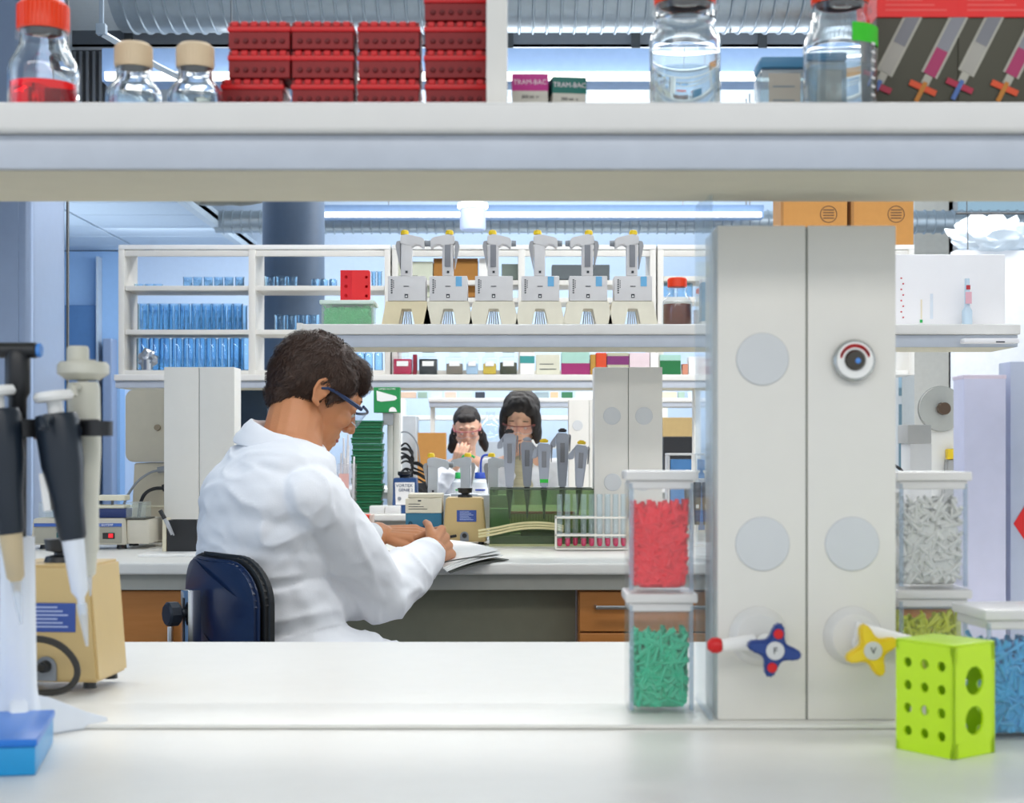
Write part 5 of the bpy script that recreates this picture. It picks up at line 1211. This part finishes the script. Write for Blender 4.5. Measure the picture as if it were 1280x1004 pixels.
def hand(b, W, D, N, T, curls, thumb=(.6, .35), sc=1.0):
    """W wrist, D palm direction, N out of the back of the hand, T towards the thumb"""
    D = Vector(D).normalized(); T = (Vector(T)-D*Vector(T).dot(D)).normalized(); N2 = D.cross(T); N = N2 if N2.dot(Vector(N)) > 0 else -N2
    W = Vector(W)
    lens = [(.042,.026,.021), (.046,.030,.023), (.042,.028,.022), (.034,.021,.019)]
    for k in range(4):
        off = (1.5-k)*.0205; kn = W+(D*(.088-abs(k-1)*.004)+T*off)*sc
        b.cap(W+(D*.012+T*off*.62)*sc, kn, .0135*sc, .0112*sc, seg=12)
        a = 0; p = kn
        for j, L in enumerate(lens[k]):
            a += curls[k][j]; q = p+(D*math.cos(a)-N*math.sin(a))*L*sc+T*off*.03
            b.cap(p, q, (.0094-.0008*j)*sc*(.9 if k == 3 else 1), (.0087-.0008*j)*sc*(.9 if k == 3 else 1), seg=10); p = q
    tb = W+(D*.022+T*.026-N*.006)*sc; d1 = (D*math.cos(thumb[0])+T*math.sin(thumb[0])-N*.25).normalized()
    t1 = tb+d1*.044*sc; d2 = (D*math.cos(thumb[1])+T*math.sin(thumb[1])-N*.35).normalized(); t2 = t1+d2*.032*sc; t3 = t2+(d2-N*.2).normalized()*.025*sc
    b.cap(W+(D*.008+T*.012)*sc, tb, .013*sc, .0135*sc, seg=10); b.cap(tb, t1, .0135*sc, .0105*sc, seg=10); b.cap(t1, t2, .0102*sc, .0095*sc, seg=10); b.cap(t2, t3, .0093*sc, .0078*sc, seg=10)
def wrinkle(o, amp, f=9, zones=(), org=(0,0,0)):
    org = Vector(org)
    me = o.data; ns = [v.normal.copy() for v in me.vertices]
    for v, n in zip(me.vertices, ns):
        p = v.co+org; wv = noise.noise_vector(p*3.1)*.22
        q = Vector((p.x*.8+p.z*.55, p.y*.7, p.z*1.1-p.x*.5))*f+wv*f*.8
        r = 1-abs(noise.noise(q))*2.2; r2 = 1-abs(noise.noise(q*2.3+Vector((5,2,1))))*2
        d = amp*(max(0, r)**3*1.1-.35)+amp*.3*max(-.5, r2)
        for c_, rad, k in zones:
            t = (p-Vector(c_)).length/rad
            if t < 1: d += k*amp*(1-t)*(math.sin(p.dot(Vector((55, 20, 70)))+6*noise.noise(p*9)))
        v.co += n*d
    me.update()
def strands(b, verts, n, L, r, down, seed=1, fil=None):
    random.seed(seed)
    for _ in range(n):
        v = random.choice(verts); p = v[0]; nn = v[1]
        if fil and not fil(p): continue
        t = (down(p)-nn*down(p).dot(nn)).normalized(); s_ = t.cross(nn).normalized()*r
        q = p+t*L*.5+nn*L*.28; e = p+t*L*random.uniform(.8, 1.2)+nn*L*.12+s_*random.uniform(-2, 2)
        bm = b.b; a = [bm.verts.new(x) for x in (p-s_-nn*.003, p+s_-nn*.003, q+s_, q-s_, e)]
        bm.faces.new((a[0], a[1], a[2], a[3])); bm.faces.new((a[3], a[2], a[4]))
def eyes(h, org, parent, dark, closed=True):
    m = MB(); 
    for q in (-1, 1):
        pts = [h.w((.0855+.0042*math.cos(t*1.2), (.0315+.0135*t)*q, .0015-.003*(1-t*t)))-org for t in (-1,-.5,0,.5,1)]
        m.tube(pts, [.0006,.0011,.0013,.0011,.0006], 6, 1)
    m.out('eyelash', dark, parent)
    m = MB()
    for q in (-1, 1):
        pts = [h.w((.0905-.010*t*t*.6, (.030+.017*t)*q, .031+.004*(1-t*t)))-org for t in (-1,-.5,0,.5,1)]
        m.tube(pts, [.001,.0022,.0024,.002,.0008], 6, 1)
    m.out('eyebrow', dark, parent)
    m = MB()
    for q in (-1, 1):
        c = h.w((.0835, .0315*q, .0005))-org; t = bmesh.new(); bmesh.ops.create_icosphere(t, subdivisions=2, radius=.0095); m._add(t, Matrix.Translation(c))
    m.out('eye', mat('eye_white', 'd9d2c8', .2), parent)
    m = MB(); pts = [h.w((.0955-.014*abs(t)**2, .019*t, -.0645+.001*abs(t)))-org for t in (-1,-.5,0,.5,1)]
    m.tube(pts, [.001,.003,.0036,.003,.001], 8, 1); m.out('mouth', mat('lips', 'b4645a', .45), parent)
def goggles(h, org, parent, fm, lens, thick=.0028):
    f = MB()
    for q in (-1, 1):
        f.tube([h.w((-.018,.084*q,.002))-org, h.w((.0,.0835*q,.012))-org, h.w((.05,.080*q,.012))-org, h.w((.088,.070*q,.013))-org], [thick*.8, thick*1.1, thick*1.6, thick*1.5], 8, 1)
    pts = [(.088,.071),(.106,.055),(.115,.03),(.117,0),(.115,-.03),(.106,-.055),(.088,-.071)]
    f.tube([h.w((x, y, .020))-org for x, y in pts], thick, 8, 1)
    f.out('glasses_frame', fm, parent)
    l = bmesh.new(); up = [l.verts.new(h.w((x+.0005, y*.98, .018))-org) for x, y in pts]; lo = [l.verts.new(h.w((x-.004-.02*0, y*.92, -.022 if abs(y) > .01 else -.008))-org) for x, y in pts]
    for k in range(len(pts)-1): l.faces.new((up[k], up[k+1], lo[k+1], lo[k]))
    bmesh.ops.solidify(l, geom=l.faces, thickness=.0012); m = MB(); m._add(l); g = m.out('glasses_lens', lens, parent)
    r = MB(); r.tube([h.w((x-.004, y*.92, -.022 if abs(y) > .01 else -.009))-org for x, y in pts], .0009, 6, 1); r.out('lens_rim', mat('rim_pale', 'c4d0da', .2), parent)

# ---- the man at the second bench
org = Vector((X(352, 3.1), 3.1, 0))
man = thing('person', 'man in a white lab coat and blue glasses, seated over an open notebook', 'person', org)
th = math.radians(35); Fd = Vector((math.cos(th), math.sin(th), 0)); Rt = Vector((math.sin(th), -math.cos(th), 0))
MB3 = Matrix.Rotation(th, 3, 'Z')
hip = P(352, 832, 3.10); belly = P(342, 760, 3.10); mid = P(332, 692, 3.10); chest = P(338, 628, 3.10); upper = P(347, 584, 3.10); neckb = P(362, 556, 3.13)
shR = P(388, 624, 2.99); elR = P(474, 742, 3.16); wrR = P(543, 690, 3.42)
shL = P(296, 624, 3.24); elL = Vector((X(395, 3.47), 3.47, EYE-.262)); wrL = P(472, 667, 3.73)
hc = P(395, 493, 3.2); HM = frame(math.radians(25), math.radians(31), math.radians(0))
B = Blob(org); H = Head(B, hc, HM, .95)
B.cap(H.w((-.03,0,-.03)), neckb, .054, .060); B.cap(H.w((-.005,0,-.055)), neckb+Fd*.015, .045, .055)
B.ell(upper, (.085,.14,.06), MB3); B.ell(chest, (.10,.15,.10), MB3); B.ell(mid, (.09,.13,.11), MB3); B.ell(belly, (.095,.13,.11), MB3); B.ell(hip, (.10,.15,.10), MB3)
B.cap(neckb, shR, .045, .045); B.cap(neckb, shL, .045, .045)
B.cap(shR, elR, .048, .038); B.cap(elR, wrR, .038, .027); B.cap(shL, elL, .048, .038); B.cap(elL, wrL, .038, .029)
kR = hip+Rt*.10+Fd*.43+Vector((0,0,-.09)); kL = hip-Rt*.10+Fd*.42+Vector((0,0,-.09))
aR = kR+Vector((0,0,-.30))-Fd*.10; aL = kL+Vector((0,0,-.30))-Fd*.10
for a, k_, h_ in ((aR, kR, hip+Rt*.09), (aL, kL, hip-Rt*.09)):
    B.cap(h_, k_, .075, .052); B.cap(k_, a, .050, .036); B.cap(a+Vector((0,0,-.03)), a+Fd*.16+Vector((0,0,-.05)), .036, .03)
# hands
kr = P(560, 676, 3.52)
hand(B, wrR+(kr-wrR).normalized()*.012, kr-wrR, (.75,-.2,.5), (-.35,.05,.9), [(.8,.9,.5),(.9,.9,.5),(1.0,.9,.5),(1.05,.9,.5)], (.5,.2))
hand(B, wrL+Vector((.012,0,0)), Vector((1,.05,.0)), (0,-.25,.95), (.05,-1,-.35), [(.12,.35,.3),(.15,.4,.3),(.2,.45,.35),(.3,.5,.35)], (.45,.12))
B.cap(elL, wrL+Vector((.01,0,0)), .036, .029, flat=((0,0,1), .9))
body = B.grow('body', SKIN, man, .003, 2)
# coat
C_ = Blob(org)
C_.ell(upper+Fd*.0, (.106,.155,.062), MB3); C_.ell(chest, (.138,.182,.115), MB3); C_.ell((chest+mid)/2, (.137,.178,.12), MB3); C_.ell(mid, (.132,.172,.13), MB3); C_.ell(belly, (.137,.168,.14), MB3); C_.ell(hip+Vector((0,0,.01)), (.15,.195,.12), MB3)
C_.cap(neckb-Vector((0,0,.045))-Fd*.02, shR, .052, .062); C_.cap(neckb-Vector((0,0,.045))-Fd*.02, shL, .052, .064)
C_.cap(shR, (shR+elR)/2, .068, .073); C_.cap((shR+elR)/2, elR, .073, .060); C_.cap(shR+Vector((-.02,.04,-.05)), elR+Vector((-.03,.02,.03)), .07, .05)
mR = elR.lerp(wrR, .5); C_.cap(elR, mR, .062, .057); C_.cap(mR, elR.lerp(wrR, .84), .057, .043); C_.cap(elR+Vector((.01,0,-.008)), mR+Vector((0,0,-.012)), .055, .05)
C_.cap(shL, elL, .068, .058); C_.cap(elL, elL.lerp(wrL, .86), .052, .038)
C_.cap(hip+Rt*.09+Vector((0,0,.01)), hip.lerp(kR, .5)+Rt*.03, .100, .085); C_.cap(hip-Rt*.09, hip.lerp(kL,.4), .098, .08); C_.cap(belly+Rt*.12+Vector((0,0,.03)), elR+Vector((-.05,.02,-.02)), .05, .04)
coat = C_.grow('lab_coat', COAT, man, .0055, 4)
wrinkle(coat, .0055, 9.5, ((elR, .16, .45), (belly+Rt*.15, .16, .5), (shR, .12, .25), (elR.lerp(wrR,.6), .1, .4)), org)
# collar
ax = (neckb-chest).normalized(); ax = Vector((.36, -.10, .93)).normalized()
cM = Matrix.Translation(P(357, 551, 3.115)-org) @ ax.to_track_quat('Z', 'Y').to_matrix().to_4x4()
m = MB(); m.lathe([(.064,-.02),(.068,.010),(.0715,.018),(.076,.016),(.086,-.012),(.089,-.030),(.084,-.034),(.078,-.012),(.070,-.016),(.064,-.02)], 40, M=cM @ Matrix.Diagonal((1.0, 1.12, 1, 1)))
co = m.out('collar', COAT, man, 60)
bmx = bmesh.new(); bmx.from_mesh(co.data)
for v in bmx.verts: v.co += Vector((noise.noise(v.co*14+Vector((3,1,0))), noise.noise(v.co*14+Vector((8,7,0))), noise.noise(v.co*15)*1.2))*.009
bmesh.ops.subdivide_edges(bmx, edges=bmx.edges, cuts=1, use_grid_fill=True, smooth=.6); bmx.to_mesh(co.data); bmx.free()
co.data.polygons.foreach_set('use_smooth', [True]*len(co.data.polygons))
# cuffs and seams
cu = MB(); dR = (wrR-elR).normalized(); cu.lathe([(.039,-.004),(.0455,-.006),(.047,.003),(.045,.006),(.038,.004),(.039,-.004)], 30, M=Matrix.Translation(wrR+dR*.036-org) @ dR.to_track_quat('Z','Y').to_matrix().to_4x4()); cu.b.free()
cu = MB(); dL = (wrL-elL).normalized(); pl_ = elL.lerp(wrL, .86)+dL*.028; cu.lathe([(.033,-.008),(.0415,-.012),(.043,.006),(.041,.010),(.034,.008),(.033,-.008)], 30, M=Matrix.Translation(pl_-org) @ dL.to_track_quat('Z','Y').to_matrix().to_4x4()); cu.b.free()
TR = Blob(org); TR.cap(kR, aR, .062, .055); TR.cap(kL, aL, .062, .055); TR.cap(hip+Rt*.09, kR, .085, .064); TR.cap(hip-Rt*.09, kL, .085, .064)
TR.grow('trousers', mat('grey_trousers', '4c5058', .8), man, .008, 3)
SH = Blob(org)
for a in (aR, aL): SH.cap(a+Vector((0,0,-.045)), a+Fd*.17+Vector((0,0,-.058)), .044, .038); SH.cap(a, a+Vector((0,0,-.04)), .042, .044)
SH.grow('shoes', BLACK, man, .007, 2)
# hair
def man_hair():
    h = Blob(org); e = H.e
    e(h, (-.022,0,.045), (.104,.087,.087)); e(h, (-.045,0,.015), (.080,.083,.080)); e(h, (-.066,0,-.034), (.040,.058,.046)); e(h, (.040,0,.084), (.052,.066,.038)); e(h, (.076,.0,.070), (.023,.050,.023))
    for q in (-1, 1): e(h, (.018,.068*q,.040), (.036,.020,.042)); e(h, (.016,.073*q,.008), (.011,.008,.026))
    o = h.grow('hair', HAIRB, man, .004, 3)
    me = o.data
    for v in me.vertices:
        p = v.co; v.co += v.normal*(.0035*noise.noise(p*38)+.0022*noise.noise(p*90))
    me.update(); vs = [(v.co.copy(), v.normal.copy()) for v in me.vertices]
    hm = MB(); hm.b.from_mesh(me); fwd = HM @ Vector((1,0,0)); upv = HM @ Vector((0,0,1)); cc = hc-org
    def down(p):
        l = (p-cc); u = l.dot(upv); f = l.dot(fwd)
        return (fwd*(.9 if f > -.01 and u > .05 else -.1)-upv*(.3 if u > .09 else 1.0)+Vector((noise.noise(p*30), noise.noise(p*30+Vector((9,0,0))), noise.noise(p*30+Vector((0,9,0)))))*.7)
    strands(hm, vs, 9000, .013, .0009, down, 2)
    hm.b.to_mesh(me); hm.b.free(); me.update(); me.polygons.foreach_set('use_smooth', [True]*len(me.polygons)); return o
man_hair()
eyes(H, org, man, mat('hair_dark', '2a1a12', .6))
goggles(H, org, man, mat('navy_frame', '23365c', .3), film('lens_clear', 'f4f8fb', 'd8e0e8', .06, .03, 1.25), .0030)
# pen and notebook
nb = thing('notebook', 'open white spiral notebook under the hands of the man, overhanging the bench edge', 'notebook', (X(540, 3.6), 3.6, BENCH))
def sheet(c, th_, zoff, lift=0, n=12):
    """bilinear sheet through four world corners, drooping over the bench edge"""
    A, B_, C2, D_ = [Vector(q) for q in c]; bm = bmesh.new(); g = []
    for i in range(n+1):
        row = []
        for j in range(n+1):
            u, v = i/n, j/n; p = A*(1-u)*(1-v)+B_*u*(1-v)+C2*u*v+D_*(1-u)*v
            p.z = BENCH+zoff+lift*math.sin(PI*u)*.5+lift*v*1.2
            if p.y < D2+.02: p.z -= (D2+.02-p.y)**2*.5
            row.append(bm.verts.new(p-nb.location))
        g.append(row)
    for i in range(n):
        for j in range(n): bm.faces.new((g[i][j], g[i+1][j], g[i+1][j+1], g[i][j+1]))
    bmesh.ops.recalc_face_normals(bm, faces=bm.faces)
    bmesh.ops.solidify(bm, geom=bm.faces, thickness=-th_); m = MB(); m._add(bm); return m
def G(px, py, z=.010): d = (.277-z)*F/(py-556); return Vector((X(px, d), d, 0))
A_, B_, C__, D__ = Vector((-.31, 3.80, 0)), Vector((X(563,3.41), 3.41, 0)), Vector((X(636,3.62), 3.62, 0)), Vector((X(556,3.92), 3.92, 0))
E__ = Vector((-.186, 4.01, 0))
sheet((A_, B_, C__, E__), .0018, .0022).out('back_cover', mat('cover_dark', '3a3c34', .5), nb, 30)
sh_ = .010
for k in range(3):
    o_ = Vector((-.008-.004*k, .004*k, 0)); sheet((A_+o_*.3, B_+o_, C__+o_*1.6, E__+o_), .0022, .0052+k*.0026, .006+.003*k).out('page_block', mat('paper_white', 'f4f3f0', .8), nb, 30)
m = MB(); m.tube([B_.lerp(C__, t)+Vector((-.018, .0, BENCH+.0125+.004*math.sin(t*PI)))-nb.location for t in [k/10 for k in range(11)]], .0016, 6); m.out('page_edge', mat('cover_dark', '3', .5), nb)
# chair
ch = thing('lab_chair', 'blue lab stool with black-rimmed backrest and chrome bracket behind the man', 'chair', (-.562, 2.972, 0), math.atan2(-.8, .6))
def backshape(w2, z0, z1, r, y0, y1, mm, nm, k=.35, y=0):
    m = MB(); t = bmesh.new(); pts = rrect(-w2, w2, z0, z1, r, 10); n = 14
    # dense strip mesh so it can be curved
    m.prism(pts, y0, y1, .006); bm = m.b
    bmesh.ops.triangulate(bm, faces=bm.faces); bmesh.ops.subdivide_edges(bm, edges=[e for e in bm.edges if e.calc_length() > .05], cuts=4, use_grid_fill=False); t.free()
    for v in bm.verts: v.co.y += k*v.co.x**2
    return m.out(nm, mm, ch, 30)
zt = Z(690, 3.0)
NVY = mat('navy_shell', '16294e', .28, var=.08)
backshape(.168, zt-.34, zt, .09, -.020, .0, mat('black_rim', '1a1c1e', .5), 'backrest_rim', .9)
backshape(.156, zt-.33, zt-.009, .085, -.034, -.0202, NVY, 'backrest', .9)
br = MB(); br.box(-.040, -.005, -.075, -.046, .55, zt-.070, .004); br.out('bracket', mat('chrome', 'cfd2d6', .15, metal=1), ch)
br = MB(); br.box(-.027, -.020, -.0765, -.0752, .6, zt-.085, .001); br.out('bracket_slot', mat('slot_dark', '3c3e42', .4), ch)
kn = MB(); kn.cyl((-.023,-.0755,zt-.115), (-.023,-.086,zt-.115), .009, seg=14); kn.lathe([(0,0),(.020,0),(.024,.004),(.024,.022),(.020,.026),(0,.026)], 10, M=Matrix.Translation((-.023,-.086,zt-.115)) @ Matrix.Rotation(PI/2, 4, 'X')); kn.out('adjusting_knob', mat('knob_dark', '1c2430', .4), ch, 30)
MB().lathe([(0,.575),(.19,.575),(.205,.59),(.2,.615),(.17,.622),(0,.62)], 32, c=(.0,.17,0)).out('seat', NVY, ch)
MB().lathe([(0,.1),(.03,.1),(.03,.35),(.02,.355),(.02,.574),(0,.574)], 20, c=(0,.17,0)).out('gas_column', mat('chrome', 'c', .2), ch)
MB().tube([(-.023,-.06,.56),(-.023,-.02,.545),(-.04,.08,.56),(0,.15,.565)], .012, 8, 2).out('support_arm', mat('chrome', 'c', .2), ch)
t_ = MB(); t_.lathe([(.2,.255),(.212,.262),(.2,.269),(.19,.262),(.2,.255)], 32, c=(0,.17,0))
for k in range(3): a = k*2*PI/3; t_.tube([(0,.17,.27),(.2*math.cos(a),.17+.2*math.sin(a),.262)], .007, 8)
t_.out('foot_ring', mat('chrome', 'c', .2), ch)
for k in range(5):
    a = 2*PI*k/5+.3; c, s = math.cos(a), math.sin(a)
    MB().tube([(0,.17,.12),(.12*c,.17+.12*s,.10),(.27*c,.17+.27*s,.07)], [.024,.02,.015], 10, 1).out('leg', BLACK, ch)
    MB().cyl((.27*c-.012*s,.17+.27*s+.012*c,.027), (.27*c+.012*s,.17+.27*s-.012*c,.027), .027, seg=16, bev=.004).out('caster', BLACK, ch)

# ---- the two women
def woman(label, hcpx, d, yaw, pitch, roll, sc, style, skin, frame_col, shirt, hands, lean=0):
    hx = P(hcpx[0], hcpx[1], d); org = Vector((hx.x, d+.15, 0)); t = thing('person', label, 'person', org)
    M = frame(math.radians(yaw), math.radians(pitch), math.radians(roll)); b = Blob(org); h = Head(b, hx, M, sc)
    nb_ = hx+Vector((.0+lean, .045, -.175)); up_ = nb_+Vector((0,.03,-.09)); ch_ = nb_+Vector((0,.05,-.22)); ml = nb_+Vector((0,.07,-.37)); hp = nb_+Vector((0,.10,-.55))
    ff = Matrix.Rotation(math.radians(-90), 3, 'Z')
    b.cap(h.w((-.02,0,-.04)), nb_, .044, .048); b.ell(up_, (.08,.14,.06), ff); b.ell(ch_, (.095,.13,.11), ff); b.ell(ml, (.08,.115,.12), ff); b.ell(hp, (.10,.15,.12), ff)
    sl, sr = nb_+Vector((-.155,.03,-.06)), nb_+Vector((.155,.03,-.06)); b.cap(nb_, sl, .04); b.cap(nb_, sr, .04)
    c = Blob(org); c.ell(up_, (.095,.16,.065), ff); c.ell(ch_, (.12,.155,.13), ff); c.ell(ml, (.11,.145,.14), ff); c.ell(hp, (.135,.185,.15), ff); c.cap(up_, sl, .055, .058); c.cap(up_, sr, .055, .058)
    for s_, sh, (el, wr, hd, nn, tt) in zip((-1, 1), (sl, sr), hands):
        el = nb_+Vector(el); wr = nb_+Vector(wr)
        b.cap(sh, el, .04, .033); b.cap(el, wr, .033, .024); c.cap(sh, el, .058, .05); c.cap(el, el.lerp(wr, .8), .05, .038)
        hand(b, wr, hd, nn, tt, [(.4,.6,.4)]*4, (.5,.2), .92)
    for s_ in (-1, 1):
        hh = hp+Vector((.09*s_,0,-.03)); an = Vector((hh.x, hh.y, .09)); kk = (hh+an)/2+Vector((0,-.01,0))
        b.cap(hh, kk, .075, .052); b.cap(kk, an, .05, .036); b.cap(an+Vector((0,0,-.05)), an+Vector((0,-.15,-.06)), .034, .028); c.cap(hh, kk, .11, .10)
    b.grow('body', skin, t, .0042, 2); co = c.grow('lab_coat', COAT, t, .008, 4); wrinkle(co, .006, 8, (), org)
    lp_ = MB(); cM = Matrix.Translation(nb_+Vector((0,.02,-.02))-org) @ Matrix.Rotation(math.radians(18), 4, 'X')
    lp_.lathe([(.052,-.02),(.058,.012),(.064,.014),(.09,-.03),(.084,-.032),(.062,-.01),(.052,-.02)], 30, M=cM); lp_.out('collar', COAT, t)
    if shirt:
        s2 = Blob(org); s2.ell(up_+Vector((0,-.028,-.03)), (.08,.055,.10), ff); s2.cap(nb_+Vector((0,-.028,-.035)), ch_+Vector((0,-.085,.0)), .05, .05); s2.grow('striped_shirt', shirt, t, .006, 3)
    hr = Blob(org); e = h.e
    if style == 'bob':
        e(hr, (-.034,0,.050), (.102,.090,.088)); e(hr, (-.045,0,-.02), (.085,.092,.095))
        for q in (-1, 1):
            e(hr, (.020,.073*q,.0), (.055,.026,.085)); e(hr, (.018,.080*q,-.055), (.048,.022,.055)); e(hr, (.030,.046*q,.066), (.042,.036,.036))
        e(hr, (-.04,0,-.08), (.07,.085,.04)); e(hr, (.004,0,.082), (.070,.072,.048))
    else:
        e(hr, (-.032,0,.048), (.100,.083,.084)); e(hr, (-.06,0,.0), (.055,.066,.07)); e(hr, (.045,0,.082), (.036,.058,.030))
        for q in (-1, 1): e(hr, (-.03,.075*q,-.04), (.03,.022,.05)); e(hr, (-.05,.088*q,-.09), (.028,.028,.055)); e(hr, (-.045,.102*q,-.13), (.024,.024,.04))
    o = hr.grow('hair', HAIRK, t, .005, 4 if style == 'bob' else 3)
    for v in o.data.vertices: v.co += v.normal*(.003*noise.noise(Vector((v.co.x*70, v.co.y*70, v.co.z*14)))+(.006*noise.noise(v.co*26) if style != 'bob' else 0))
    eyes(h, org, t, mat('hair_black2', '1a1210', .6)); goggles(h, org, t, frame_col, film('lens_pink', 'fbf0f0', 'e8d0d0', .10, .05, 1.25), .0026)
    return t
STR = mat('cream_shirt', 'd8cfae', .8, var=.12, scale=1, col2='a89f80', stretch=(2,2,90))
woman('woman with black bobbed hair and a cream striped shirt, leaning over the green tank', (651, 525), 7.18, -98, 26, -3, 1.0, 'bob', SKIN2, mat('frame_brown', '7c3830', .3), STR,
      (((-.22,-.02,-.30), (-.10,-.24,-.27), (.1,-1,0), (-.3,0,1), (1,0,.2)), ((.22,-.02,-.30), (.11,-.24,-.27), (-.1,-1,0), (.3,0,1), (-1,0,.2))), .01)
woman('woman with tied-back dark hair, pink glasses and a hand raised to her chin', (584, 536), 8.55, -88, 20, 3, .94, 'tied', SKIN2, mat('frame_pink', 'b04a54', .3), None,
      (((-.20,-.16,-.22), (-.06,-.17,-.035), (.35,-.1,.95), (0,-1,0), (1,0,0)), ((.22,-.06,-.28), (.12,-.30,-.22), (-.1,-1,0), (.3,0,1), (-1,0,.2))))
